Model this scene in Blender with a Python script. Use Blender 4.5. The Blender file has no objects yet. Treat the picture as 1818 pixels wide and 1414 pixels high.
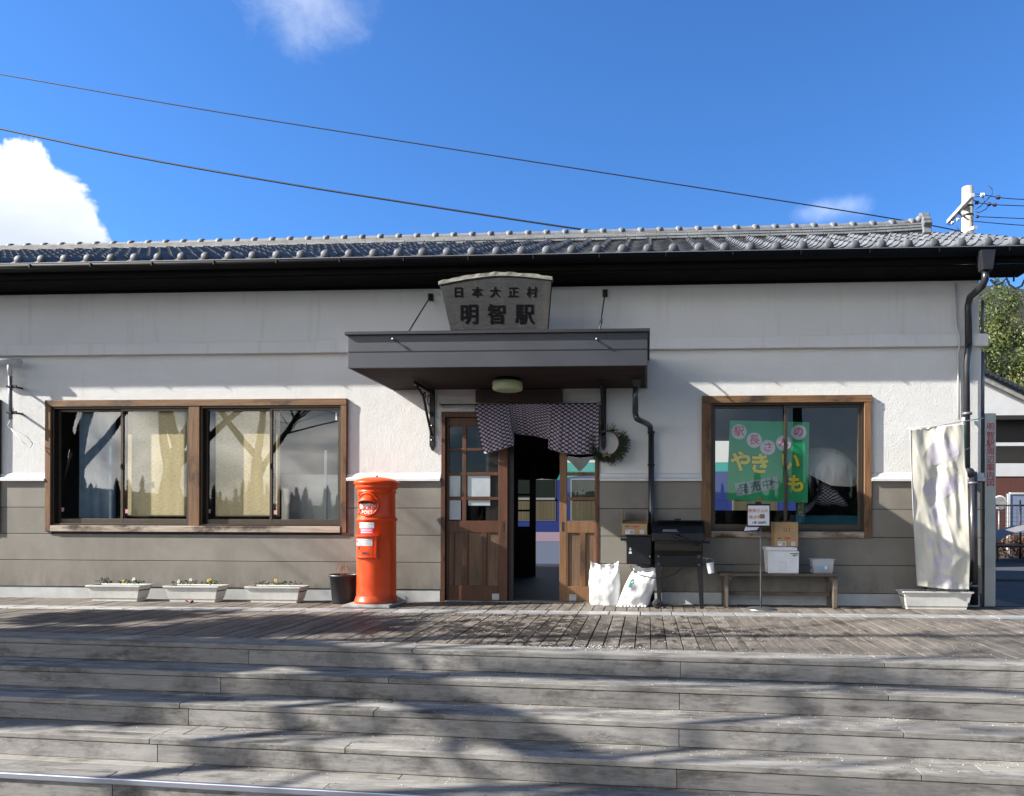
import bpy, math, random
from mathutils import Vector, Matrix, noise as mnoise
C = bpy.context.scene.collection
R = math.radians
random.seed(7)
# ------------------------------------------------------------------ camera
F, CX, CY = 1300.0, 1074.0, 918.0          # focal length and principal point in photo pixels
YAW, ROLL = 0.0577, 0.003
CAM = Vector((0.0, -7.99, 0.942))
fwd = Vector((-math.sin(YAW), math.cos(YAW), 0))
r0 = Vector((math.cos(YAW), math.sin(YAW), 0)); u0 = Vector((0, 0, 1))
rgt = r0 * math.cos(ROLL) + u0 * math.sin(ROLL)
upv = u0 * math.cos(ROLL) - r0 * math.sin(ROLL)
cd = bpy.data.cameras.new('camera'); cam = bpy.data.objects.new('camera', cd); C.objects.link(cam)
cam.matrix_world = Matrix(((rgt.x, upv.x, -fwd.x, CAM.x), (rgt.y, upv.y, -fwd.y, CAM.y), (rgt.z, upv.z, -fwd.z, CAM.z), (0, 0, 0, 1)))
cd.sensor_fit = 'HORIZONTAL'; cd.sensor_width = 36; cd.lens = 36 * F / 1818
cd.shift_x = -(CX - 909) / 1818; cd.shift_y = (CY - 707) / 1818
cd.clip_start = 0.05; cd.clip_end = 2000
bpy.context.scene.camera = cam
def ray(px, py):
    return (fwd + rgt * ((px - CX) / F) + upv * ((CY - py) / F))
def W(px, py, Y=0.0):                       # point of the vertical plane y=Y seen at a photo pixel
    d = ray(px, py); t = (Y - CAM.y) / d.y
    return CAM + d * t
def WX(px, py=850, Y=0.0): return W(px, py, Y).x
def WZ(px, py, Y=0.0): return W(px, py, Y).z
def G(px, py, Z=0.0):                       # point of the level z=Z
    d = ray(px, py); t = (Z - CAM.z) / d.z
    return CAM + d * t
# ------------------------------------------------------------------ light
SUN = Vector((-3.72, -1.0, 2.4)).normalized()
scn = bpy.context.scene
scn.view_settings.view_transform = 'Standard'; scn.view_settings.look = 'None'
scn.view_settings.exposure = 1.5; scn.view_settings.gamma = 1
sd = bpy.data.lights.new('sun', 'SUN'); so = bpy.data.objects.new('sun', sd); C.objects.link(so)
sd.energy = 5.0; sd.angle = R(0.53); sd.color = (1.0, 0.955, 0.885)
so.rotation_euler = SUN.to_track_quat('Z', 'Y').to_euler(); so.location = SUN * 40
wd = bpy.data.worlds.new('World'); scn.world = wd; wd.use_nodes = True
scn.cycles.max_bounces = 8; scn.cycles.transparent_max_bounces = 16; scn.cycles.sample_clamp_indirect = 6
scn.cycles.caustics_reflective = False; scn.cycles.caustics_refractive = False

class NT:
    def __init__(s, tree): s.t = tree; s.n = tree.nodes; s.l = tree.links
    def __call__(s, kind, _in=None, **kw):
        nd = s.n.new(kind)
        for k, v in kw.items(): setattr(nd, k, v)
        for k, v in (_in or {}).items():
            if isinstance(v, bpy.types.NodeSocket): s.l.new(v, nd.inputs[k])
            else: nd.inputs[k].default_value = v
        return nd
    def math(s, op, a, b=0.0, c=0.0, clamp=False):
        nd = s.n.new('ShaderNodeMath'); nd.operation = op; nd.use_clamp = clamp
        for i, v in enumerate((a, b, c)):
            if isinstance(v, bpy.types.NodeSocket): s.l.new(v, nd.inputs[i])
            else: nd.inputs[i].default_value = v
        return nd.outputs[0]
    def mix(s, f, a, b, blend='MIX'):
        nd = s.n.new('ShaderNodeMix'); nd.data_type = 'RGBA'; nd.blend_type = blend
        for i, v in ((0, f), (6, a), (7, b)):
            if isinstance(v, bpy.types.NodeSocket): s.l.new(v, nd.inputs[i])
            else: nd.inputs[i].default_value = (v if i == 0 else (tuple(v) + (1,))[:4])
        return nd.outputs[2]
    def rng(s, v, a, b, c=0.0, d=1.0, smooth=False):
        nd = s.n.new('ShaderNodeMapRange'); nd.clamp = True
        if smooth: nd.interpolation_type = 'SMOOTHSTEP'
        s.l.new(v, nd.inputs[0])
        for i, x in enumerate((a, b, c, d)): nd.inputs[i + 1].default_value = x
        return nd.outputs[0]
    def noise(s, vec, scale, detail=4, rough=.55, dist=0):
        nd = s.n.new('ShaderNodeTexNoise')
        if vec is not None: s.l.new(vec, nd.inputs['Vector'])
        nd.inputs['Scale'].default_value = scale; nd.inputs['Detail'].default_value = detail
        nd.inputs['Roughness'].default_value = rough; nd.inputs['Distortion'].default_value = dist
        return nd.outputs[0]
    def map(s, vec, scale=(1, 1, 1), loc=(0, 0, 0), rot=(0, 0, 0)):
        nd = s.n.new('ShaderNodeMapping'); s.l.new(vec, nd.inputs[0])
        nd.inputs[1].default_value = loc; nd.inputs[2].default_value = rot; nd.inputs[3].default_value = scale
        return nd.outputs[0]

w = NT(wd.node_tree); w.n.clear()
sky = w('ShaderNodeTexSky', sky_type='NISHITA', sun_disc=False, sun_elevation=math.asin(SUN.z),
        sun_rotation=math.atan2(SUN.x, SUN.y) % (2 * math.pi), air_density=1.0, dust_density=0.25, ozone_density=3.5, altitude=500)
tc = w('ShaderNodeTexCoord'); dv = tc.outputs['Generated']
sep = w('ShaderNodeSeparateXYZ', {0: dv})
def cloud(px, py, rx, ry, soft, amp, scale, gain):
    c = ray(px, py).normalized()
    rr = Vector((c.y, -c.x, 0)).normalized(); uu = rr.cross(c)
    def dot(v):
        nd = w('ShaderNodeVectorMath', {0: dv}, operation='DOT_PRODUCT'); nd.inputs[1].default_value = v; return nd.outputs['Value']
    a = w.math('DIVIDE', dot(rr), rx); b = w.math('DIVIDE', dot(uu), ry)
    d = w.math('SQRT', w.math('ADD', w.math('MULTIPLY', a, a), w.math('MULTIPLY', b, b)))
    n = w.noise(dv, scale, 9, .58, .3)
    v = w.math('ADD', d, w.math('MULTIPLY', w.math('SUBTRACT', n, .5), amp))
    m = w.rng(v, 1.0 + soft, 1.0 - soft, 0, gain, True)
    front = w.rng(dot(c), 0.3, 0.35)
    return w.math('MULTIPLY', m, front)
c1 = cloud(40, 400, .066, .072, .08, 1.5, 16, 1.0)
c2 = cloud(548, -5, .034, .028, 1.3, 3.6, 22, .32)
c3 = cloud(1482, 373, .024, .009, 1.2, 2.4, 24, .07)
n4 = w.noise(w.map(dv, (1, 1, 2.6)), 2.3, 8, .55, .4)       # broken cloud behind the camera, thickened and brightened as fill for shaded walls
c4 = w.math('MULTIPLY', w.math('MULTIPLY', w.rng(n4, .36, .56, 0, .97, True), w.rng(sep.outputs[2], .62, .32)), w.math('MULTIPLY', w.rng(sep.outputs[1], .15, -.35), w.rng(sep.outputs[0], .12, -.45, .06, 1)))
shade = w.noise(dv, 14, 7, .55, .4)
white = w.mix(w.rng(shade, .35, .6), (17.5, 17.5, 17.5), (51, 49, 46))
lo = w.math('MULTIPLY', w.rng(w.math('ADD', sep.outputs[2], w.math('MULTIPLY', sep.outputs[0], .10)), .22, .33), w.rng(shade, .30, .55, .45, 1))
white1 = w.mix(lo, (5.0, 5.5, 6.6), (9.2, 9.3, 9.5))
# Nishita above, clouds mixed over it
tint = w.mix(w.rng(sep.outputs[1], -.35, .15), (.88, .98, 1.08), (.60, 1.06, 1.55))
skyc = w.mix(1.0, sky.outputs[0], tint, 'MULTIPLY')
col = w.mix(c4, skyc, white); col = w.mix(c3, col, white); col = w.mix(c2, col, white1); col = w.mix(c1, col, white1)
bg = w('ShaderNodeBackground', {0: col, 1: 0.056})
out = w('ShaderNodeOutputWorld', {0: bg.outputs[0]})

# ------------------------------------------------------------------ materials
MATS = {}
def newmat(name):
    m = bpy.data.materials.new(name); m.use_nodes = True; t = NT(m.node_tree); t.n.clear()
    MATS[name] = m
    o = t('ShaderNodeOutputMaterial'); b = t('ShaderNodeBsdfPrincipled'); t.l.new(b.outputs[0], o.inputs[0])
    t.b = b; t.o = o; t.m = m
    t.obj = t('ShaderNodeTexCoord').outputs['Object']
    return t
KEEP = ('deck_board', 'step_tread', 'step_riser', 'text_red', 'lettering_white', 'train_', 'poster_green', 'brush_', 'curtain_', 'bamboo_leaf', 'parasol')
def setc(t, col):
    k = 1.0 if t.m.name.startswith(KEEP) else .80
    if not isinstance(col, bpy.types.NodeSocket): col = tuple(c * k for c in col[:3])
    elif k != 1.0: col = t.mix(1.0, col, (k, k, k), 'MULTIPLY')
    if isinstance(col, bpy.types.NodeSocket): t.l.new(col, t.b.inputs['Base Color'])
    else: t.b.inputs['Base Color'].default_value = (tuple(col) + (1,))[:4]
def bump(t, h, strength=.3, dist=.01):
    nd = t('ShaderNodeBump', {'Height': h, 'Strength': strength, 'Distance': dist}); t.l.new(nd.outputs[0], t.b.inputs['Normal'])
def island(t): return t('ShaderNodeNewGeometry').outputs['Random Per Island']
def mat(name, col, rough=.6, metal=0, var=.0, vs=6, bmp=0, bs=80, isl=0, stretch=(1, 1, 1), col2=None, spec=.5, lo=.35, hi=.65, coat=0, bd=.004, sub=0):
    t = newmat(name); v = t.map(t.obj, stretch)
    if var or col2:
        a = tuple(c * (1 - var) for c in col) if not col2 else col
        b = tuple(c * (1 + var) for c in col) if not col2 else col2
        c = t.mix(t.rng(t.noise(v, vs, 6, .6), lo, hi), a, b)
    else:
        c = t.mix(0.0, col, col)
    if isl:
        f = t.rng(island(t), 0, 1, 1 - isl, 1 + isl)
        cc = t('ShaderNodeCombineColor', {0: f, 1: f, 2: f}); c = t.mix(1.0, c, cc.outputs[0], 'MULTIPLY')
    setc(t, c)
    t.b.inputs['Roughness'].default_value = rough; t.b.inputs['Metallic'].default_value = metal
    t.b.inputs['Specular IOR Level'].default_value = spec; t.b.inputs['Coat Weight'].default_value = coat
    if sub: t.b.inputs['Transmission Weight'].default_value = 0
    if bmp: bump(t, t.noise(v, bs, 4, .6), bmp, bd)
    return t.m
def wood(name, c1, c2, axis=2, rough=.7, grain=60, isl=.15, dark=None, darkscale=3, bmp=.35, coat=0, dthr=(.52, .68)):
    t = newmat(name)
    st = [grain, grain, grain]; st[axis] = grain / 22
    rnd = island(t)
    off = t('ShaderNodeCombineXYZ', {0: t.math('MULTIPLY', rnd, 37.0), 1: t.math('MULTIPLY', rnd, 91.0), 2: t.math('MULTIPLY', rnd, 53.0)})
    v0 = t('ShaderNodeVectorMath', {0: t.obj, 1: off.outputs[0]}, operation='ADD').outputs[0]
    g = t.noise(t.map(v0, [s / 10 for s in st]), 10, 6, .65, .4)
    c = t.mix(t.rng(g, .3, .7), c1, c2)
    if dark:
        st2 = [1, 1, 1]; st2[axis] = .35
        d = t.noise(t.map(v0, st2), darkscale, 7, .65, .2)
        c = t.mix(t.rng(d, dthr[0], dthr[1]), c, dark)
    f = t.rng(rnd, 0, 1, 1 - isl, 1 + isl)
    c = t.mix(1.0, c, t('ShaderNodeCombineColor', {0: f, 1: f, 2: f}).outputs[0], 'MULTIPLY')
    setc(t, c); t.b.inputs['Roughness'].default_value = rough; t.b.inputs['Coat Weight'].default_value = coat
    t.b.inputs['Specular IOR Level'].default_value = .35
    bump(t, g, bmp, .003)
    return t.m
# plaster: coarse trowelled render
t = newmat('plaster')
n1 = t.noise(t.obj, 52, 5, .62, .25); n2 = t.noise(t.obj, 1.4, 6, .6); n3 = t.noise(t.map(t.obj, (5, 5, .5)), 2.2, 5, .6)
c = t.mix(t.rng(n2, .35, .7), (.72, .715, .69), (.77, .765, .745)); c = t.mix(t.rng(n3, .6, .85, 0, .4), c, (.47, .455, .42))
setc(t, c); t.b.inputs['Roughness'].default_value = .85; t.b.inputs['Specular IOR Level'].default_value = .2
bump(t, t.math('ADD', n1, t.math('MULTIPLY', t.noise(t.obj, 9, 3, .5), .8)), .32, .013)
# smooth plaster of the high wall
t = newmat('plaster_smooth')
n2 = t.noise(t.obj, 1.1, 6, .6); n3 = t.noise(t.map(t.obj, (5, 5, .4)), 2.0, 5, .6)
c = t.mix(t.rng(n2, .35, .7), (.72, .71, .69), (.76, .755, .74)); c = t.mix(t.rng(n3, .56, .80, 0, .45), c, (.50, .475, .43))
setc(t, c); t.b.inputs['Roughness'].default_value = .85; t.b.inputs['Specular IOR Level'].default_value = .2
bump(t, t.noise(t.obj, 60, 4, .6), .35, .006)
# grey siding, stained
t = newmat('siding')
n1 = t.noise(t.obj, 3.2, 7, .62, .3); n2 = t.noise(t.map(t.obj, (1.2, 1, .6)), 1.3, 5, .6); n3 = t.noise(t.obj, 90, 3, .6)
c = t.mix(t.rng(n1, .3, .7), (.195, .178, .150), (.250, .232, .198)); c = t.mix(t.rng(n2, .5, .75, 0, .6), c, (.125, .108, .092))
c = t.mix(t.rng(n3, .3, .75, 0, .25), c, (.23, .21, .175))
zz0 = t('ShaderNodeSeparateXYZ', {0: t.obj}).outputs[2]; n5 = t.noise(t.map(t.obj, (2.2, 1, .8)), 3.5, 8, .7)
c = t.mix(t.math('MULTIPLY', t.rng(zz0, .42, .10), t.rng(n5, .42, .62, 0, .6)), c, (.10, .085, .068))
f = t.rng(island(t), 0, 1, .93, 1.07); c = t.mix(1.0, c, t('ShaderNodeCombineColor', {0: f, 1: f, 2: f}).outputs[0], 'MULTIPLY')
setc(t, c); t.b.inputs['Roughness'].default_value = .8; bump(t, n3, .2, .003)
mat('trim_white', (.66, .66, .65), .6, var=.08, vs=3, bmp=.15)
mat('foundation', (.46, .47, .46), .8, var=.14, vs=4, bmp=.3, bs=120)
mat('black_paint', (.005, .005, .006), .6, spec=.12, var=.2, vs=4, bmp=.1, bs=40)
mat('fascia_black', (.006, .0055, .006), .8, spec=.15, var=.25, vs=3, stretch=(.3, 1, 3))
mat('soffit_black', (.007, .006, .006), .9, spec=.1, var=.3, vs=4)
mat('canopy_metal', (.05, .053, .066), .5, metal=.1, var=.12, vs=2, bmp=.05, bs=10)
mat('canopy_edge', (.030, .028, .032), .45, metal=.2)
wood('soffit_wood', (.016, .008, .006), (.028, .014, .010), 0, .85, 60, .2)
mat('iron', (.014, .014, .016), .42, metal=.4, var=.25, vs=14, bmp=.2, bs=60)
mat('steel', (.42, .43, .44), .35, metal=.9, var=.1)
mat('chrome', (.34, .36, .42), .5, metal=1)
# roof tile: dark silver-grey smoked clay
t = newmat('roof_tile')
f = t.rng(island(t), 0, 1, .78, 1.22); n1 = t.noise(t.obj, 7, 5, .6)
c = t.mix(t.rng(n1, .3, .7), (.105, .112, .123), (.175, .183, .196)); c = t.mix(1.0, c, t('ShaderNodeCombineColor', {0: f, 1: f, 2: f}).outputs[0], 'MULTIPLY')
setc(t, c); t.b.inputs['Metallic'].default_value = .0; t.b.inputs['Specular IOR Level'].default_value = .3; t.b.inputs['Roughness'].default_value = .6; bump(t, t.noise(t.obj, 60, 3), .12, .003)
mat('ridge_tile', (.17, .18, .19), .65, metal=.0, var=.25, vs=5, isl=.16, bmp=.1)
mat('eave_ball', (.115, .122, .135), .6, spec=.3, var=.15, vs=5, isl=.15)
mat('mortar', (.32, .31, .29), .9, var=.2, vs=9)
wood('frame_wood', (.30, .165, .075), (.14, .072, .032), 0, .72, 55, .2, dark=(.028, .017, .012), darkscale=5, bmp=.6)
wood('frame_wood_post', (.28, .15, .07), (.13, .065, .03), 2, .72, 55, .2, dark=(.028, .017, .012), darkscale=5, bmp=.6)
wood('frame_wood_sill', (.60, .54, .46), (.38, .27, .17), 0, .75, 50, .25, dark=(.07, .04, .025), darkscale=4, bmp=.7, dthr=(.5, .62))
mat('sash_bronze', (.075, .055, .038), .4, metal=.45, var=.15, vs=4)
mat('sash_bronze_dark', (.040, .030, .022), .4, metal=.4)
wood('door_wood', (.120, .042, .015), (.065, .022, .009), 2, .5, 60, .22, dark=(.035, .018, .010), darkscale=4, bmp=.35)  # darkened for the left leaf, which lies in shade
wood('door_wood_lit', (.27, .145, .065), (.15, .070, .030), 2, .55, 60, .2, dark=(.06, .030, .016), darkscale=4, bmp=.4)  # lighter copy for the right leaf, its sunlight put into the colour
wood('door_wood_bleached', (.20, .125, .075), (.10, .055, .030), 2, .65, 60, .2, dark=(.06, .035, .02), darkscale=3, bmp=.4)
wood('inner_wood', (.025, .014, .010), (.014, .008, .006), 2, .5, 60, .2)
# weathered decking
def deckmat(name, axis, c1, c2, dark, wet=False, dthr=(.5, .7)):
    t = newmat(name); st = [1, 1, 1]; st[axis] = .06
    rnd = island(t)
    off = t('ShaderNodeCombineXYZ', {0: t.math('MULTIPLY', rnd, 37.0), 1: t.math('MULTIPLY', rnd, 91.0), 2: t.math('MULTIPLY', rnd, 53.0)})
    v0 = t('ShaderNodeVectorMath', {0: t.obj, 1: off.outputs[0]}, operation='ADD').outputs[0]
    g = t.noise(t.map(v0, st), 55, 6, .7, .5)
    c = t.mix(t.rng(g, .3, .72), c1, c2)
    d = t.noise(t.obj, 3.2, 9, .72, .6)
    st2 = [1, 1, 1]; st2[axis] = .3
    d2 = t.noise(t.map(v0, st2), 7, 8, .75, .3)
    c = t.mix(t.rng(d, dthr[0], dthr[1], 0, .6), c, dark)
    c = t.mix(t.rng(d2, .50, .66, 0, .85), c, dark)
    d3 = t.noise(t.map(v0, st2), 4, 6, .6, .3)
    c = t.mix(t.rng(d3, .58, .8, 0, .5), c, tuple(min(1, x * 1.45) for x in c1))
    f = t.rng(rnd, 0, 1, .83, 1.16)
    c = t.mix(1.0, c, t('ShaderNodeCombineColor', {0: f, 1: f, 2: f}).outputs[0], 'MULTIPLY')
    rr = .72
    if wet:
        s = t('ShaderNodeSeparateXYZ', {0: t.obj})
        mx = t.math('ABSOLUTE', t.math('ADD', s.outputs[0], .9)); my = t.math('ABSOLUTE', t.math('ADD', s.outputs[1], 1.95))
        reg = t.math('ADD', t.math('DIVIDE', mx, 2.6), t.math('MULTIPLY', t.math('DIVIDE', my, 1.25), .9))
        wn = t.noise(t.map(t.obj, (1, .8, 1)), 7.5, 8, .7, .5)
        wm = t.rng(t.math('SUBTRACT', wn, t.math('MULTIPLY', reg, .16)), .385, .45)
        c = t.mix(t.math('MULTIPLY', wm, .85), c, (.020, .017, .016))
        sp = t.noise(t.obj, 17, 5, .6, .4)
        c = t.mix(t.rng(sp, .62, .70, 0, .5), c, (.03, .027, .025))
        t.l.new(t.rng(wm, 0, 1, .75, .45), t.b.inputs['Roughness'])
    else: t.b.inputs['Roughness'].default_value = rr
    setc(t, c); t.b.inputs['Specular IOR Level'].default_value = .16
    bump(t, g, .5, .003); return t.m
deckmat('deck_board', 1, (.19, .168, .142), (.115, .10, .086), (.05, .043, .038), True)
deckmat('step_tread', 0, (.275, .262, .24), (.165, .156, .14), (.040, .036, .032))
deckmat('step_riser', 0, (.265, .255, .243), (.168, .16, .152), (.050, .045, .041))
mat('drain_cover', (.42, .42, .42), .38, metal=.25, var=.2, vs=6, isl=.1, bmp=.2)
# asphalt / ground
mat('asphalt', (.05, .05, .052), .85, var=.25, vs=3, bmp=.5, bs=180)
mat('plaza', (.20, .195, .185), .85, var=.2, vs=2, bmp=.4, bs=120)
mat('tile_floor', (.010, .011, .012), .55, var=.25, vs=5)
t = newmat('post_red'); n1 = t.noise(t.obj, 3.5, 6, .6); n2 = t.noise(t.obj, 38, 5, .7); n3 = t.noise(t.map(t.obj, (6, 6, 1.2)), 3, 6, .65)
c = t.mix(t.rng(n1, .3, .7), (.80, .066, .005), (.92, .088, .008)); c = t.mix(t.rng(n3, .52, .72, 0, .5), c, (.62, .06, .012)); c = t.mix(t.rng(n2, .66, .71, 0, .8), c, (.20, .05, .03))
z5 = t('ShaderNodeSeparateXYZ', {0: t.obj}).outputs[2]; c = t.mix(t.math('MULTIPLY', t.rng(z5, .12, .0), t.rng(n1, .35, .6, .2, .8)), c, (.25, .07, .03))
setc(t, c); t.b.inputs['Specular IOR Level'].default_value = .3; t.b.inputs['Coat Weight'].default_value = .1; t.l.new(t.rng(n3, .3, .7, .36, .52), t.b.inputs['Roughness']); bump(t, t.noise(t.obj, 16, 4), .14, .008)
mat('post_red_dark', (.62, .06, .012), .4, var=.1)
mat('slot_dark', (.012, .010, .010), .6)
mat('lettering_white', (.75, .74, .72), .5)
mat('label_white', (.72, .73, .74), .5, var=.06, vs=30)
mat('label_pink', (.70, .10, .20), .5)
mat('ink', (.03, .03, .035), .6)
mat('ink_grey', (.30, .30, .33), .7)
mat('concrete', (.36, .35, .33), .85, var=.2, vs=8, bmp=.4, bs=90)
mat('pot_black', (.022, .023, .027), .45, var=.1, bmp=.1)
mat('soil', (.04, .03, .022), .95, var=.4, vs=40, bmp=1, bs=60, bd=.02)
mat('stem_dry', (.34, .13, .06), .7, var=.3, vs=30)
mat('planter_white', (.66, .65, .60), .5, var=.12, vs=5, bmp=.06, bs=20)
mat('leaf_green', (.055, .115, .035), .6, isl=.5)
mat('leaf_dark', (.018, .03, .016), .6, isl=.5)
mat('petal_yellow', (.80, .55, .02), .6); mat('petal_red', (.14, .012, .02), .6); mat('petal_white', (.75, .72, .60), .6)
mat('petal_purple', (.035, .012, .03), .6)
t = newmat('sack_white'); setc(t, (.80, .80, .79)); t.b.inputs['Roughness'].default_value = .6
bump(t, t.math('ADD', t.noise(t.map(t.obj, (1, 1, .45)), 16, 5, .6, .8), t.math('MULTIPLY', t.noise(t.obj, 160, 2), .12)), .3, .025)
mat('print_green', (.02, .20, .13), .6)
mat('grill_black', (.010, .010, .011), .4, var=.25, vs=8, bmp=.08, bs=30, spec=.3)
mat('grill_worn', (.018, .014, .012), .5, var=.4, vs=9, bmp=.1)
mat('rubber', (.015, .015, .016), .7)
mat('cardboard', (.42, .27, .13), .8, var=.08, vs=12)
mat('cardboard_dark', (.26, .16, .085), .8, var=.08)
mat('print_red', (.62, .06, .05), .6)
mat('foam', (.76, .77, .79), .75, var=.05, vs=10, bmp=.3, bs=220)
t = newmat('clear_plastic'); setc(t, (.75, .8, .84)); t.b.inputs['Roughness'].default_value = .22; t.b.inputs['Alpha'].default_value = .45
mat('label_blue', (.16, .45, .72), .5)
wood('bench_wood', (.17, .14, .11), (.085, .067, .052), 0, .75, 60, .2, dark=(.04, .03, .025), darkscale=6, bmp=.5)
mat('pole_grey', (.16, .16, .165), .4, metal=.5)
mat('plastic_black', (.012, .012, .013), .5, spec=.3)
mat('paper', (.72, .74, .78), .7, var=.03, vs=20)
mat('ink_orange', (.62, .22, .05), .7)
# carved signboard, lichen-grey wood
t = newmat('sign_board')
n1 = t.noise(t.map(t.obj, (.25, 1, 1)), 42, 7, .72, .5); n2 = t.noise(t.map(t.obj, (1, 1, .45)), 3.0, 6, .65, .6); n3 = t.noise(t.obj, 75, 4, .7)
c = t.mix(t.rng(n1, .3, .7), (.006, .006, .007), (.024, .023, .025)); c = t.mix(t.rng(n2, .50, .70, 0, .8), c, (.052, .050, .046))
c = t.mix(t.rng(n3, .67, .73, 0, .6), c, (.22, .22, .20)); setc(t, c); t.b.inputs['Roughness'].default_value = .85; bump(t, n1, .7, .006)
mat('sign_cap', (.26, .25, .21), .85, var=.45, vs=14, bmp=.6, stretch=(.3, 1, 1))
mat('carved_ink', (.004, .004, .005), .9, spec=.05)
wood('nameplate_wood', (.070, .032, .022), (.045, .020, .015), 0, .6, 50, .1)
mat('nameplate_ink', (.008, .006, .006), .6)
mat('lamp_glass', (.46, .52, .30), .35, var=.06, vs=5)
t = newmat('noren_cloth')                   # purple arrow-feather check woven in the cloth
uv = t('ShaderNodeTexCoord').outputs['UV']; s = t('ShaderNodeSeparateXYZ', {0: uv})
u = t.math('MULTIPLY', s.outputs[0], 40.0); vv = t.math('MULTIPLY', s.outputs[1], 12.0)
fu = t.math('FRACT', u); iu = t.math('FLOOR', u)
sk = t.math('ADD', vv, t.math('ADD', t.math('MULTIPLY', t.math('MODULO', iu, 2.0), .5), t.math('MULTIPLY', t.math('PINGPONG', fu, .5), .35)))
ck = t.math('GREATER_THAN', t.math('FRACT', sk), .52)
stripe = t.math('GREATER_THAN', fu, .13)
ff = t.math('MULTIPLY', ck, stripe)
c = t.mix(ff, (.050, .020, .062), (.47, .43, .48)); setc(t, c); t.b.inputs['Roughness'].default_value = .85
mat('cloth_inner', (.03, .028, .034), .85, var=.4, vs=70)
mat('conifer_leaf', (.030, .052, .022), .7, isl=.5)
mat('twig', (.16, .10, .055), .8)
mat('curtain_yellow', (.66, .53, .29), .85, var=.22, vs=60, stretch=(.4, 1, 3), bmp=.4, bs=60)
mat('curtain_blue', (.10, .15, .20), .85, var=.2, vs=5)
mat('curtain_cream', (.48, .49, .42), .85, var=.15, vs=3)
mat('post_inside', (.09, .045, .032), .6)
t = newmat('poster_green'); s = t('ShaderNodeSeparateXYZ', {0: t.obj}); c = t.mix(t.rng(t.noise(t.obj, 3, 2), .3, .7), (.002, .24, .075), (.004, .31, .105)); setc(t, c); t.b.inputs['Roughness'].default_value = .5
mat('patch_white', (.62, .60, .64), .6, var=.06)
mat('brush_red', (.50, .05, .09), .6)
mat('brush_yellow', (.66, .56, .02), .6)
mat('brush_outline', (.03, .08, .03), .6)
mat('strip_grey', (.30, .38, .37), .6, var=.1)
mat('strip_ink', (.02, .085, .07), .6)
mat('parasol_cloth', (.60, .56, .52), .7, var=.05)
mat('tag_red', (.75, .05, .04), .5)
mat('teal_cloth', (.02, .16, .24), .7, var=.2)
mat('banner_cloth', (.67, .64, .54), .8, var=.05, vs=5)
mat('banner_blot', (.60, .555, .60), .8, var=.05)
mat('pole_green', (.01, .22, .13), .4)
mat('pipe_black', (.022, .022, .026), .32, var=.15, vs=5, coat=.2)
mat('pipe_white', (.55, .55, .55), .5)
mat('pipe_grey', (.20, .21, .235), .4, metal=.3)
mat('pillar_metal', (.44, .455, .43), .4, metal=.3, var=.12, vs=3)
mat('pillar_dark', (.05, .052, .06), .35, metal=.4)
mat('text_red', (.36, .015, .02), .5)
mat('train_white', (.66, .66, .62), .3); mat('train_teal', (.03, .33, .29), .3); mat('train_red', (.35, .05, .03), .35); mat('train_cream', (.70, .60, .36), .35)
mat('train_blue', (.028, .045, .19), .28); mat('train_pink', (.36, .27, .35), .3); mat('train_grey', (.17, .205, .30), .3)
mat('train_under', (.01, .01, .012), .7); mat('train_interior', (.20, .16, .09), .8, var=.3, stretch=(14, 1, .1), vs=3)
mat('rubber_seal', (.45, .46, .46), .4, metal=.4)
t = newmat('train_glass'); setc(t, (.02, .025, .02)); t.b.inputs['Roughness'].default_value = .06; t.b.inputs['Alpha'].default_value = .55
mat('pole_concrete', (.42, .38, .33), .85, var=.2, vs=3, bmp=.2, bs=30)
mat('crossarm', (.48, .47, .47), .6, var=.15, vs=6)
mat('insulator_dark', (.03, .015, .05), .2); mat('insulator_white', (.6, .6, .58), .2)
mat('wire', (.012, .012, .015), .6)
mat('shed_wall', (.62, .62, .62), .8, var=.05, vs=2)
wood('shed_brown', (.13, .05, .038), (.09, .034, .026), 2, .7, 30, .15)
mat('cover_sheet', (.20, .20, .21), .7, var=.2, vs=2, bmp=.6, bs=6, bd=.04)
mat('pile_brown', (.13, .075, .04), .9, isl=.6)
mat('hill_ground', (.012, .016, .004), .95, var=.3, vs=.3)
t = newmat('bamboo_leaf'); f = island(t)
c = t.mix(f, (.035, .05, .005), (.135, .135, .013)); c = t.mix(t.rng(t.noise(t.obj, .5, 4), .4, .65), t.mix(f, (.018, .04, .010), (.07, .10, .018)), c)
setc(t, c); t.b.inputs['Roughness'].default_value = .6
mat('bark', (.085, .072, .062), .9, var=.3, vs=5, bmp=.8, bs=14, bd=.02)
mat('bark_pale', (.24, .21, .19), .9, var=.2, vs=5)
mat('conifer', (.012, .022, .012), .9, isl=.5)
mat('hail', (.85, .87, .9), .35)
mat('dead_leaf', (.20, .03, .02), .7)
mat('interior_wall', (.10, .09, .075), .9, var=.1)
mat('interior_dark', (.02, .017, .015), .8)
mat('sticker', (.60, .30, .32), .6)
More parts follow.
